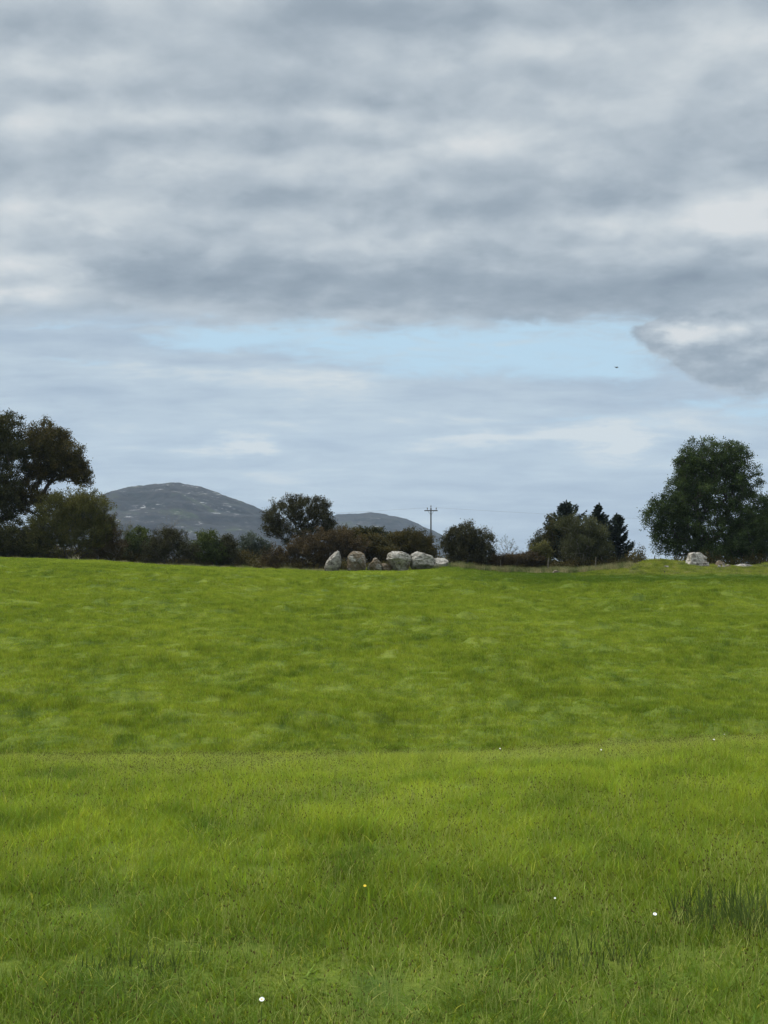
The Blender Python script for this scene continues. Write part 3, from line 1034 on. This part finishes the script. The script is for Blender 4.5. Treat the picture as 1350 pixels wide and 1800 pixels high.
L_ASH = mat_leaf('ash_leaf', (.018, .030, .008), (.050, .074, .018), (.11, .15, .05), .28, .7)
L_SPR = mat_leaf('spruce_needles', (.012, .020, .013), (.028, .040, .026), (.055, .07, .05), .05, .9)

GT = 'trees behind the field'
make_tree('tree', 'tall dark broadleaved tree cut by the left edge of the photo', 'tree', -18, 122,
          [(-30, 765, 62, 46), (10, 760, 34, 38), (20, 800, 38, 30), (-70, 830, 70, 60), (-10, 850, 50, 40), (-20, 920, 55, 40), (15, 890, 30, 40)], 11,
          520, 66, .17, .62, .30, L_OAK2, fork=4.0, shell=.7)
make_tree('tree', 'domed brown-green tree overhanging the pale hill with bare spreading limbs below its crown', 'tree', 62, 124,
          [(85, 775, 42, 34), (70, 800, 45, 36), (110, 800, 42, 34), (125, 820, 38, 24), (143, 835, 22, 20), (60, 835, 40, 22), (95, 832, 45, 16), (148, 848, 13, 8), (30, 860, 35, 22), (60, 768, 26, 24), (55, 880, 40, 28)], 12,
          480, 66, .16, .55, .24, L_OAK, fork=4.2, shell=.7, gap_noise=.03, bark=BARK)
GB = 'bushes along the field edge'
make_tree('bush', 'big rounded olive bush with upswept shoots in front of the domed tree', 'bush', 125, 119,
          [(110, 915, 50, 44), (130, 890, 58, 26), (150, 905, 42, 38), (85, 935, 40, 40), (135, 945, 60, 36), (175, 930, 26, 40), (60, 955, 34, 26)], 13,
          560, 64, .15, .50, .07, L_WIL, fork=.8, stems=7, spiky=.7, shell=2.4, group=GB, bark=BARK, aspect=.35, spray=.6)
make_tree('bush', 'brownish straggly bush against the right side of the big olive bush', 'bush', 197, 119.5,
          [(190, 945, 24, 36), (205, 960, 20, 24), (180, 968, 24, 16)], 14, 130, 55, .13, .42, .05, L_BRN, fork=.6, stems=5, spiky=.5, group=GB, bark=BARK_PALE, aspect=.35)
make_tree('bush', 'low dark undergrowth beneath the dark tree at the left edge', 'bush', 15, 118.5,
          [(10, 950, 40, 30), (50, 965, 34, 18), (-20, 960, 40, 26)], 15, 190, 60, .15, .48, .06, L_OAK2, fork=.6, stems=5, group=GB)
make_tree('bush', 'green leafy bush left of the scrubby thornbush, below the big hill', 'bush', 240, 124,
          [(240, 945, 22, 22), (230, 965, 26, 24), (255, 965, 24, 22)], 16, 130, 60, .14, .45, .06, L_GRN, fork=.7, stems=4, group=GB)
make_tree('bush', 'scrubby dark thornbush with bare twigs poking out of its top', 'bush', 300, 121,
          [(298, 958, 34, 24), (275, 970, 26, 22), (325, 968, 24, 24), (300, 940, 22, 10)], 17, 210, 55, .12, .40, .06, L_DRK, fork=.6, stems=6, spiky=.6, shell=2, group=GB, aspect=.4)
make_tree('bush', 'upright dark green bush, taller of the pair right of the scrubby thornbush', 'bush', 368, 122,
          [(368, 950, 17, 18), (360, 970, 24, 22), (380, 975, 18, 20)], 18, 130, 58, .13, .42, .05, L_GRN, fork=.6, stems=4, spiky=.4, group=GB)
make_tree('bush', 'small dark bush, lower of the pair right of the scrubby thornbush', 'bush', 400, 122.5,
          [(402, 962, 17, 18), (398, 978, 20, 18)], 19, 100, 55, .13, .40, .05, L_DRK, fork=.5, stems=4, spiky=.4, group=GB)
make_tree('bush', 'grey-green willow bush left of the domed hawthorn', 'bush', 440, 126,
          [(440, 955, 18, 20), (430, 975, 24, 22), (455, 975, 22, 22), (468, 965, 14, 14)], 20, 150, 55, .13, .45, .05, L_GRY, fork=.6, stems=5, group=GB, bark=BARK_PALE)
make_tree('tree', 'dark spreading hawthorn tree between the two hills', 'tree', 522, 123,
          [(500, 905, 34, 24), (540, 898, 38, 22), (562, 915, 26, 24), (478, 925, 20, 18), (515, 885, 24, 14), (560, 885, 14, 12), (520, 935, 52, 20), (575, 930, 14, 22)], 21,
          340, 56, .12, .42, .13, L_DRK, fork=1.6, shell=1.6, spiky=.5, gap_noise=.06)
make_tree('bush', 'long low brown bramble mound left of the leaning stone', 'bush', 545, 117,
          [(500, 975, 34, 16), (540, 965, 40, 24), (580, 955, 44, 24), (610, 960, 34, 26), (475, 985, 22, 12), (570, 980, 40, 18)], 22,
          420, 62, .11, .38, .05, L_BRN, fork=.3, stems=8, spiky=.3, depth_f=.8, group=GB)
make_tree('bush', 'dark brown-green bush behind the mossy boulders', 'bush', 650, 118.5,
          [(640, 965, 34, 26), (672, 972, 30, 22), (610, 945, 26, 18), (650, 950, 24, 14)], 23, 280, 60, .12, .40, .05, L_OAK, fork=.4, stems=6, group=GB)
make_tree('tree', 'small windswept thorn tree with a flat tufted top below the farther hill', 'tree', 668, 126,
          [(655, 935, 20, 9), (640, 945, 22, 12), (675, 950, 26, 14)], 24, 120, 55, .13, .40, .07, L_OAK2, fork=1.2)
make_tree('tree', 'layered low tree behind the pair of pale boulders', 'tree', 722, 121,
          [(712, 946, 26, 14), (735, 953, 26, 15), (705, 958, 30, 20), (740, 966, 26, 18), (750, 975, 18, 18)], 25, 260, 58, .13, .42, .09, L_OAK, fork=.9, gap_noise=.05)
make_tree('bush', 'dark rounded hawthorn bush right of the utility pole', 'bush', 825, 117,
          [(815, 945, 32, 24), (840, 955, 28, 24), (820, 970, 42, 24), (850, 978, 24, 18), (800, 955, 22, 22)], 26,
          360, 60, .12, .40, .08, L_DRK, fork=.6, stems=4, spiky=.3, group=GB)
make_tree('bush', 'low brown scrub between the round hawthorn and the conifers', 'bush', 885, 116.5,
          [(875, 985, 26, 9), (905, 984, 28, 10), (935, 982, 22, 12)], 27, 170, 50, .11, .34, .03, L_BRN, fork=.2, stems=6, group=GB)
make_tree('bush', 'small olive bush at the foot of the left spruce', 'bush', 952, 117,
          [(950, 972, 18, 16), (945, 985, 22, 10)], 28, 120, 52, .12, .36, .04, L_WIL, fork=.4, stems=4, spiky=.5, group=GB)
make_spruce('spruce', 'big dark spruce with ragged left side, behind the grey-green willow', 996, 126, 884, 84, 31, L_SPR, 0.0, 'spruces', 24)
make_spruce('spruce', 'slim spruce with a pointed top right of the willow', 1053, 125, 888, 44, 32, L_SPR, 0.0, 'spruces', 24)
make_spruce('spruce', 'lower rightmost spruce of the clump, darkest and closest to open sky', 1084, 124, 905, 50, 33, L_SPR, 0.0, 'spruces', 24)
make_tree('tree', 'dark leafy tree wedged between the big spruce and the willow', 'tree', 985, 125,
          [(985, 935, 30, 26), (965, 955, 26, 26), (1000, 965, 36, 26), (940, 960, 14, 10)], 35, 220, 60, .14, .45, .10, L_OAK2, fork=1)
make_tree('bush', 'tall grey-green willow bush in front of the spruces', 'bush', 1035, 118.5,
          [(1020, 935, 26, 24), (1045, 945, 24, 26), (1020, 965, 34, 26), (1055, 970, 20, 22), (1000, 925, 18, 14)], 29,
          330, 56, .14, .45, .06, L_SAL, fork=.8, stems=7, spiky=.8, group=GB, bark=BARK_PALE, aspect=.3, spray=.5)
make_tree('tree', 'large leafy ash tree at the right with open feathery left edge', 'tree', 1255, 121,
          [(1250, 800, 48, 34), (1285, 800, 34, 30), (1212, 810, 24, 30), (1300, 840, 40, 34), (1215, 850, 34, 34), (1255, 860, 60, 44), (1170, 885, 30, 18), (1190, 915, 34, 26),
           (1165, 930, 20, 14), (1150, 905, 18, 24), (1160, 950, 16, 18), (1240, 920, 60, 44), (1310, 900, 50, 46), (1175, 958, 22, 16), (1200, 868, 30, 26), (1225, 830, 40, 40), (1190, 890, 36, 24), (1220, 960, 44, 26), (1300, 955, 46, 30)], 41,
          1000, 64, .18, .58, .30, L_ASH, fork=2.4, shell=1.4, droop=.35, aspect=.38, gap_noise=.04)
make_tree('bush', 'dark green bush under the ash at the right edge', 'bush', 1330, 119,
          [(1325, 925, 36, 36), (1345, 955, 34, 34), (1300, 965, 30, 24), (1365, 900, 30, 36), (1260, 972, 28, 18)], 42, 380, 60, .15, .48, .07, L_ASH, fork=.8, stems=6, group=GB)


# dark continuous undergrowth at the foot of the hedge
def undergrowth():
    rng = np.random.default_rng(77)
    ctr = []
    for (p0, p1, Y0, Y1, h0, h1, n) in ((-40, 480, 122, 129, .5, 2.3, 2600), (440, 860, 119, 127, .4, 1.7, 1700), (840, 1130, 117, 127, .3, 1.5, 1500), (585, 715, 113.2, 117, .1, .9, 700), (1190, 1400, 117, 126, .4, 1.9, 1300)):
        px_ = rng.uniform(p0, p1, n); Yv = rng.uniform(Y0, Y1, n)
        x_ = (px_ - 675) / 2400 * Yv
        h_ = np.interp(fbm(x_ / 2.5, Yv / 4, 5, 3), [-.5, .5], [h0, h1]) * rng.uniform(0, 1, n)
        ctr.append(np.stack([x_, Yv, gz(x_, Yv) + h_], 1))
    ctr = np.concatenate(ctr)
    ci = np.repeat(np.arange(len(ctr)), 60)
    p = ctr[ci] + rng.normal(size=(len(ci), 3)) * np.array([.28, .28, .2])
    p[:, 2] = np.maximum(p[:, 2], gz(p[:, 0], p[:, 1]) + .01)
    V_, F_ = leaf_quads(rng, p, unit(rng, len(ci)) * .4 + np.array([0, 0, .5]), .13, .5)
    o = mesh_np('undergrowth', V_, F_, L_OAK, smooth=False)
    tag(o, kind='stuff')


undergrowth()

# bare branching shrub and dead twigs
def make_bare(name, label, px, bot, Y, tips, seed, bark, r=.018, leaf=None, nleaf=0):
    rng = np.random.default_rng(seed)
    s = Y / 2400
    bx = (px - 675) * s
    bz = EYE + (1000 - bot) * s - .1
    O = np.array([bx, Y, bz])
    root = empty(name, O, label, 'shrub')
    P0, P1, R0, R1, LP = [], [], [], [], []

    def limb(a, b_, r0, lev):
        L = np.linalg.norm(b_ - a)
        n = 6
        prev = a
        up = np.array([0, 0, 1.])
        for i in range(1, n + 1):
            t = i / n
            q = a + (b_ - a) * t + up * (.10 * L * math.sin(t * math.pi)) + rng.normal(size=3) * .03 * L
            P0.append(prev); P1.append(q); R0.append(r0 * (1 - .8 * (i - 1) / n)); R1.append(r0 * (1 - .8 * i / n))
            if lev < 2 and i > 1:
                d = (b_ - a) / max(L, 1e-6)
                for k in range(2):
                    e = q + (d * .6 + unit(rng, 1)[0] * .8 + up * .3) * L * rng.uniform(.22, .42) * (1.1 - .5 * t)
                    limb(q, e, r0 * .45, lev + 1)
            if lev >= 1: LP.append(q)
            prev = q
    for (tx, ty, ty_) in tips:
        limb(np.zeros(3), at(tx, ty, Y + ty_) - O, r, 0)
    V_, F_ = tubes(P0, P1, R0, R1, 4)
    mesh_np('branch', V_, F_, bark, root)
    if leaf is not None:
        lp = np.array(LP)
        ci = rng.integers(0, len(lp), nleaf)
        Vl, Fl = leaf_quads(rng, lp[ci] + rng.normal(size=(nleaf, 3)) * .06, unit(rng, nleaf), .09, .5)
        mesh_np('foliage', Vl, Fl, leaf, root, smooth=False)


L_PALE = mat_leaf('pale_grey_green_leaf', (.06, .08, .05), (.12, .15, .10), (.2, .23, .17), .2, 1.5)
make_bare('shrub', 'sparse pale shrub with open arching branches against the sky', 892, 985, 118,
          [(872, 962, 0), (880, 955, .5), (890, 952, -.3), (900, 957, .4), (908, 966, 0), (914, 972, -.4)], 61, BARK_PALE, .022, L_PALE, 420)
make_bare('shrub', 'leafless grey twigs rising above the scrubby thornbush', 292, 950, 121,
          [(285, 926, 0), (292, 920, .4), (305, 925, -.2), (312, 918, .2), (278, 932, .3)], 62, BARK_PALE, .02)
make_bare('shrub', 'forked bare twigs at the right shoulder of the olive bush', 213, 960, 120,
          [(210, 922, 0), (205, 928, .3), (222, 926, -.2), (230, 925, .3)], 63, BARK_PALE, .026)
make_bare('shrub', 'fine twiggy shrub at the dark hawthorn crown edge', 868, 955, 118,
          [(864, 933, 0), (857, 935, .3)], 64, BARK, .014)

# ------------------------------------------------------------------ stones
RK = [mat_rock('grey_limestone', .10, .02, 1.3, .80), mat_rock('mossy_brown_stone', .42, .62, 4.1, .85), mat_rock('lichened_stone', .36, .5, 7.7, .9),
      mat_rock('pale_limestone', .10, .10, 2.9, 1.1), mat_rock('pale_mottled_limestone', .2, .12, 9.4, 1.02), mat_rock('white_limestone', .02, .0, 5.5, 1.1)]
make_rock('standing_stone', 'smooth grey standing stone leaning right, leftmost in the row of boulders', 570, 600, 967.5, 1002, 111, RK[0], 71, .8, taper=.45, shear=.34, cuts=3, rough=.05, cat='standing stone', box=.2)
make_rock('boulder', 'mossy brown upright boulder beside the leaning grey stone', 609.5, 644, 968.5, 1003, 111.2, RK[1], 272, .9, taper=.05, cuts=5, rough=.2, box=1.0)
make_rock('boulder', 'smallest mossy boulder in the middle of the row, low and broken', 645, 673, 980, 1003, 111.3, RK[2], 173, .9, taper=.1, cuts=5, rough=.26, box=.8)
make_rock('boulder', 'pale boulder with undercut left side, left one of the big pair', 679, 723, 968.5, 1000, 111.4, RK[3], 74, .9, taper=-.25, shear=.02, cuts=7, rough=.14, box=.75, planes=((-.8, -.3, -.65, .42), (0, -.8, -.5, .6)))
make_rock('boulder', 'pale mottled boulder, right one of the big pair', 719, 766, 969, 1001, 111.9, RK[4], 175, .9, taper=.0, cuts=4, rough=.15, box=.9, planes=((.8, -.1, .5, .8),))
make_rock('boulder', 'low whitish boulder half sunk in grass right of the big pair', 757, 790, 980.5, 998, 113.5, RK[5], 76, .8, taper=.1, cuts=9, rough=.14, box=.8)
make_rock('boulder', 'mossy earth-covered low stone between small boulder and undercut boulder', 664, 690, 990, 1003, 111.6, RK[1], 82, .8, cuts=6, rough=.2)
make_rock('boulder', 'large pale boulder on the grassy bank under the ash tree', 1206, 1243, 970.5, 1000, 111.5, RK[5], 211, .9, taper=.08, cuts=3, rough=.16, box=1.1, planes=((-.7, -.2, .7, .95),))
make_rock('boulder', 'smaller stone leaning against the right side of the bank boulder', 1230, 1250, 987, 1001, 111.0, RK[4], 78, .9, cuts=7, rough=.14)
make_rock('stone', 'flat grey slab lying on the bank near the right edge', 1284, 1328, 991, 1002, 112.5, RK[0], 79, .8, cuts=7, rough=.12, cat='stone')
make_rock('stone', 'mossy hump of rubble between bank boulder and flat slab', 1256, 1276, 984.5, 1000, 112, RK[1], 80, .9, cuts=7, rough=.26, cat='stone')
make_rock('stone', 'small pale rubble stone in front of the mossy rubble hump', 1261, 1271, 993, 1003, 110.6, RK[5], 81, .9, cuts=7, rough=.14, cat='stone')
make_rock('stone', 'tiny whitish stone on the crest of the mossy rubble hump', 1270, 1275, 988, 997, 110.9, RK[5], 83, .9, cuts=6, rough=.1, cat='stone')
make_rock('stone', 'brown broken stone touching the right of the mossy rubble hump', 1272, 1288, 992, 1002, 111.2, RK[2], 84, .9, cuts=6, rough=.2, cat='stone')
make_rock('stone', 'little pale stone alone in the bank grass above the short stake', 1166, 1177, 994, 1001, 109.5, RK[4], 85, .9, cuts=6, rough=.15, cat='stone')
make_rock('stone', 'low pale flat stone in the tall dry grass before the willow', 968, 986, 1002, 1006, 110.5, RK[2], 86, .6, cuts=6, rough=.15, cat='stone')
make_rock('stone', 'low pale stone at the extreme right edge of the bank', 1338, 1362, 996, 1004, 111.5, RK[3], 87, .7, cuts=6, rough=.15, cat='stone')


# ------------------------------------------------------------------ posts, pole, wires
def make_post(label, px, top, bot, Y, r, lean, seed, mat):
    rng = np.random.default_rng(seed)
    s = Y / 2400
    bx = (px - 675) * s
    bz = EYE + (1000 - bot) * s
    H = (bot - top) * s
    P0 = []; n = 6
    pts = [np.array([lean * H * (i / n) + rng.normal() * .006, rng.normal() * .006, -.25 + (H + .25) * i / n]) for i in range(n + 1)]
    V_, F_ = tubes(pts[:-1], pts[1:], [r * (1 + .1 * rng.normal()) for _ in range(n)], [r * .95] * (n - 1) + [r * .7], 9)
    k = len(V_)
    cap = np.concatenate([V_[-9:], V_[-9:] * [.3, .3, 1] + pts[-1] * [.7, .7, 0] + [0, 0, .02]])
    j = np.arange(9)
    F2 = np.stack([k + j, k + (j + 1) % 9, k + 9 + (j + 1) % 9, k + 9 + j], 1)
    o = mesh_np('fence_post', np.concatenate([V_, cap]), np.concatenate([F_, F2]), mat)
    o.location = (bx, Y, bz)
    tag(o, label, 'fence post', 'fence posts at the field edge')


make_post('thin pale stake in the tall grass right of the round hawthorn bush', 881, 984, 1000, 112.5, .03, -.1, 1, WOOD)
make_post('pale wooden post in the tall dry grass below the small olive bush', 963, 981, 998, 112.5, .06, .08, 2, WOOD)
make_post('pale post in dry grass in front of the grey-green willow', 1047, 980, 1000, 112.5, .05, 0.03, 3, WOOD)
make_post('dark leaning post against the sky right of the last spruce', 1148, 976, 992, 117, .05, .22, 4, BARK)
make_post('short dark stake standing alone in front of the grassy bank', 1169, 1004, 1015, 106, .055, -.05, 5, BARK)


def make_pole(px, top, Y):
    s = Y / 2400
    bx = (px - 675) * s
    bz = gz1(bx, Y) - .5
    zt = EYE + (1000 - top) * s
    root = empty('utility_pole', (bx, Y, bz), 'wooden utility pole with a crossarm and three insulators between the hill and the round hawthorn', 'utility pole')
    H = zt - bz
    n = 8
    V_, F_ = tubes([(0, 0, H * i / n) for i in range(n)], [(0, 0, H * (i + 1) / n) for i in range(n)],
                   [.17 - .06 * i / n for i in range(n)], [.17 - .06 * (i + 1) / n for i in range(n)], 10)
    mesh_np('pole', V_, F_, POLEM, root)
    ca = H - .45
    w_ = 11.5 * s
    # crossarm: a bevelled beam
    V_, F_ = tubes([(-w_, -.16, ca), (w_, -.16, ca), (-w_ - .02, -.16, ca)], [(w_, -.16, ca), (w_ + .02, -.16, ca), (-w_, -.16, ca)], [.085, .085, .03], [.085, .03, .085], 8)
    mesh_np('crossarm', V_, F_, POLEM, root)
    for sx in (-1, 1):
        V_, F_ = tubes([(sx * w_ * .5, -.14, ca)], [(0, -.12, ca - .75)], [.025], [.025], 6)
        mesh_np('brace', V_, F_, POLEM, root)
    for xx in (-w_ * .55, 0.0, w_ * .8):
        z0 = ca + .08 if xx else H
        V_, F_ = tubes([(xx, -.16, z0), (xx, -.16, z0 + .16), (xx, -.16, z0 + .24), (xx, -.16, z0 + .32), (xx, -.16, z0 + .40)], [(xx, -.16, z0 + .16), (xx, -.16, z0 + .24), (xx, -.16, z0 + .32), (xx, -.16, z0 + .40), (xx, -.16, z0 + .46)],
                       [.03, .10, .06, .10, .06], [.03, .07, .09, .06, .02], 9)
        mesh_np('insulator', V_, F_, INSM, root)
    return np.array([bx, Y - .16, bz + H + .35]), w_


POLEM = mat_plain('tarred_pole_wood', (.030, .027, .024), (.07, .062, .055), 5)
INSM = mat_plain('brown_glazed_insulator', (.04, .028, .02), (.10, .07, .05), 8, .35)
ptop, pw = make_pole(757.5, 893, 232)
WM = mat_plain('dull_wire', (.09, .09, .09), (.16, .16, .16), 1, .5)


def wire(label, a, b_, sag, r=.009):
    n = 40
    t = np.linspace(0, 1, n + 1)[:, None]
    p = a + (b_ - a) * t
    p[:, 2:3] -= sag * 4 * t * (1 - t)
    V_, F_ = tubes(p[:-1] - a, p[1:] - a, [r] * n, [r] * n, 5)
    o = mesh_np('overhead_wire', V_, F_, WM)
    o.location = a
    tag(o, label, 'wire', 'overhead wires from the utility pole')


wl = ptop + np.array([-pw * .55, 0, -.30]); wr = ptop + np.array([pw * .8, 0, -.30])
wire('faint overhead wire running left from the pole across the big hill', wl, at(-60, 921, 222), 0.6)
wire('faint overhead wire running right from the pole above the spruces', wr, at(1560, 926, 250), .4)


# ------------------------------------------------------------------ bird
def make_bird():
    c = at(1084, 646, 140)
    m = mat_plain('dark_plumage', (.02, .02, .02), (.05, .048, .045), 20)
    root = empty('bird', c, 'tiny dark bird flying in the blue gap of the sky', 'bird')
    v, f = ico(3)
    v = v * np.array([.17, .05, .05])
    v[:, 1] *= 1 - .35 * np.abs(v[:, 0] / .17)
    v[:, 2] *= np.where(v[:, 0] < -.1, .5, 1)
    # beak and tail
    v = np.where(v[:, :1] > .155, v + np.array([.06, 0, 0]), v)
    v = np.where(v[:, :1] < -.14, v * np.array([1.35, 1.2, .7]), v)
    mesh_np('body', v, f, m, root)
    for sy in (-1, 1):
        P = []
        for i in range(8):
            t = i / 7
            yv = sy * (.03 + .32 * t); ch = .11 * (1 - t ** 1.8) + .025
            zz = .02 + .10 * math.sin(t * 2.2) - .05 * t
            P += [(.08 - .16 * t + 0, yv, zz), (.08 - .16 * t - ch, yv, zz - .01), (.08 - .16 * t - ch * .5, yv, zz + .012)]
        P = np.array(P)
        F_ = []
        for i in range(7):
            a = i * 3
            F_ += [(a, a + 3, a + 5, a + 2), (a + 2, a + 5, a + 4, a + 1), (a + 1, a + 4, a + 3, a)]
        mesh_np('wing', P, F_, m, root)
    root.rotation_euler = (0.1, -.12, .35)


make_bird()

# ------------------------------------------------------------------ flowers
PET = mat_plain('white_petal', (.72, .72, .70), (.82, .82, .80), 30, .6)
YEL = mat_plain('yellow_floret', (.60, .42, .02), (.75, .55, .05), 60, .7)
STM = mat_plain('green_stem', (.06, .12, .02), (.10, .17, .03), 20, .6)


def make_flower(name, label, px, py, lift, rad, pm, seed, cat):
    rng = np.random.default_rng(seed)
    g = ground_hit(px, py, lift)
    root = empty(name, g, label, cat, 'daisies in the meadow' if name == 'daisy' else None)
    lean = np.array([rng.normal() * .01, -.01, lift])
    V_, F_ = tubes([(0, 0, -.02), tuple(lean * [.4, .4, .5])], [tuple(lean * [.4, .4, .5]), tuple(lean)], [.0012, .0011], [.0011, .001], 5)
    mesh_np('stem', V_, F_, STM, root)
    n = 16
    Vp, Fp = [], []
    tilt = np.array([[1, 0, 0], [0, .82, -.57], [0, .57, .82]])   # face leans toward the viewer and the light
    for i in range(n):
        a = 2 * math.pi * i / n + rng.normal() * .05
        d = np.array([math.cos(a), math.sin(a), 0]); q = np.array([-math.sin(a), math.cos(a), 0])
        pts = [d * rad * .25 - q * rad * .06, d * rad * .25 + q * rad * .06, d * rad * .75 + q * rad * .17 + [0, 0, rad * .15], d * rad * 1.0 + [0, 0, rad * .1], d * rad * .75 - q * rad * .17 + [0, 0, rad * .15]]
        k = len(Vp)
        Vp += [tilt @ p + lean for p in pts]
        Fp += [(k, k + 1, k + 2, k + 4), (k + 2, k + 3, k + 4, k + 4)]
    tri = [(a, b_, c) for (a, b_, c, d) in Fp] + [(a, c, d) for (a, b_, c, d) in Fp if d != c]
    mesh_np('petals', np.array(Vp), tri, pm, root, smooth=False)
    v, f = ico(2)
    v = (v * np.array([rad * .3, rad * .3, rad * .16])) @ tilt.T + lean + np.array([0, 0, rad * .05])
    mesh_np('disc', v, f, YEL, root)


make_flower('daisy', 'white daisy near the bottom edge, largest of the flowers', 459, 1757, .12, .010, PET, 1, 'flower')
make_flower('daisy', 'small white daisy on the brow at the far right, highest of all', 1273, 1291, .12, .013, PET, 2, 'flower')
make_flower('daisy', 'white daisy just left of the highest one on the brow', 1251, 1300, .12, .010, PET, 3, 'flower')
make_flower('daisy', 'white daisy on the brow in the middle of the picture', 880, 1316, .11, .009, PET, 4, 'flower')
make_flower('daisy', 'white daisy on the brow between the middle one and the far right pair', 1058, 1318, .11, .009, PET, 5, 'flower')
make_flower('daisy', 'white daisy in the lower right meadow left of the rushes', 1146, 1607, .13, .009, PET, 6, 'flower')
make_flower('daisy', 'tiny white daisy at the lower right, farther left than the one by the rushes', 975, 1579, .12, .005, PET, 7, 'flower')
make_flower('buttercup', 'yellow flower low in the middle of the near meadow', 648, 1558, .12, .008, YEL, 8, 'flower')

# dark rushes at the right
MR = mat_leaf('dark_rush', (.042, .068, .016), (.080, .118, .026), (.14, .18, .05), .35, 3.0)


def rushes(label, px, py, n, radius, h0, h1, seed):
    rng = np.random.default_rng(seed)
    g = ground_hit(px, py)
    vv, ff, *_ = blade_mesh(rng, n, radius, h0, h1, .0042, .25, seg=3)
    vv = vv * np.array([1.6, 1.3, 1])
    # follow the ground under the clump
    vv[:, 2] += (gz(vv[:, 0] + g[0], vv[:, 1] + g[1]) - g[2])
    o = mesh_np('rush_clump', vv, ff, MR)
    o.location = g
    tag(o, label, 'rushes')


rushes('dark upright clump of rushes at the right edge of the near meadow', 1322, 1628, 520, .22, .10, .22, 3)
rushes('dark low clump of rushes left of the bigger clump at the right edge', 1040, 1690, 170, .15, .06, .14, 4)
rushes('dark low clump of rushes in the lower left meadow', 250, 1705, 150, .16, .05, .12, 5)

# pale dead tuft at the left bush
rngp = np.random.default_rng(9)
vv, ff, *_ = blade_mesh(rngp, 70, .50, .30, .85, .016, .7, seg=3)
o = mesh_np('dead_grass_tuft', vv, ff, mat_leaf('bleached_grass', (.28, .25, .16), (.45, .41, .28), (.55, .5, .36), .3, 2.0))
gx_ = (130 - 675) / 2400 * 112.5
o.location = (gx_, 112.5, gz1(gx_, 112.5))
tag(o, 'bleached dead grass tuft at the foot of the big olive bush', 'grass tuft')

# ------------------------------------------------------------------ haze
hv = np.array([(x, y, z) for x in (-3800, 3800) for y in (-450, 4400) for z in (-60, 420)], float)
hf = [(0, 1, 3, 2), (4, 6, 7, 5), (0, 4, 5, 1), (2, 3, 7, 6), (0, 2, 6, 4), (1, 5, 7, 3)]
hm = bpy.data.materials.new('thin_haze')
hm.use_nodes = True
t = NT(hm.node_tree)
pv = t.n('ShaderNodeVolumePrincipled')
pv.inputs['Color'].default_value = (.62, .80, 1.0, 1)
pv.inputs['Density'].default_value = 0.00007
ho = t.n('ShaderNodeOutputMaterial')
t.put(ho.inputs['Volume'], pv.outputs[0])
haze = mesh_np('haze', hv, hf, hm, smooth=False)
haze.display_type = 'WIRE'
tag(haze, kind='stuff')
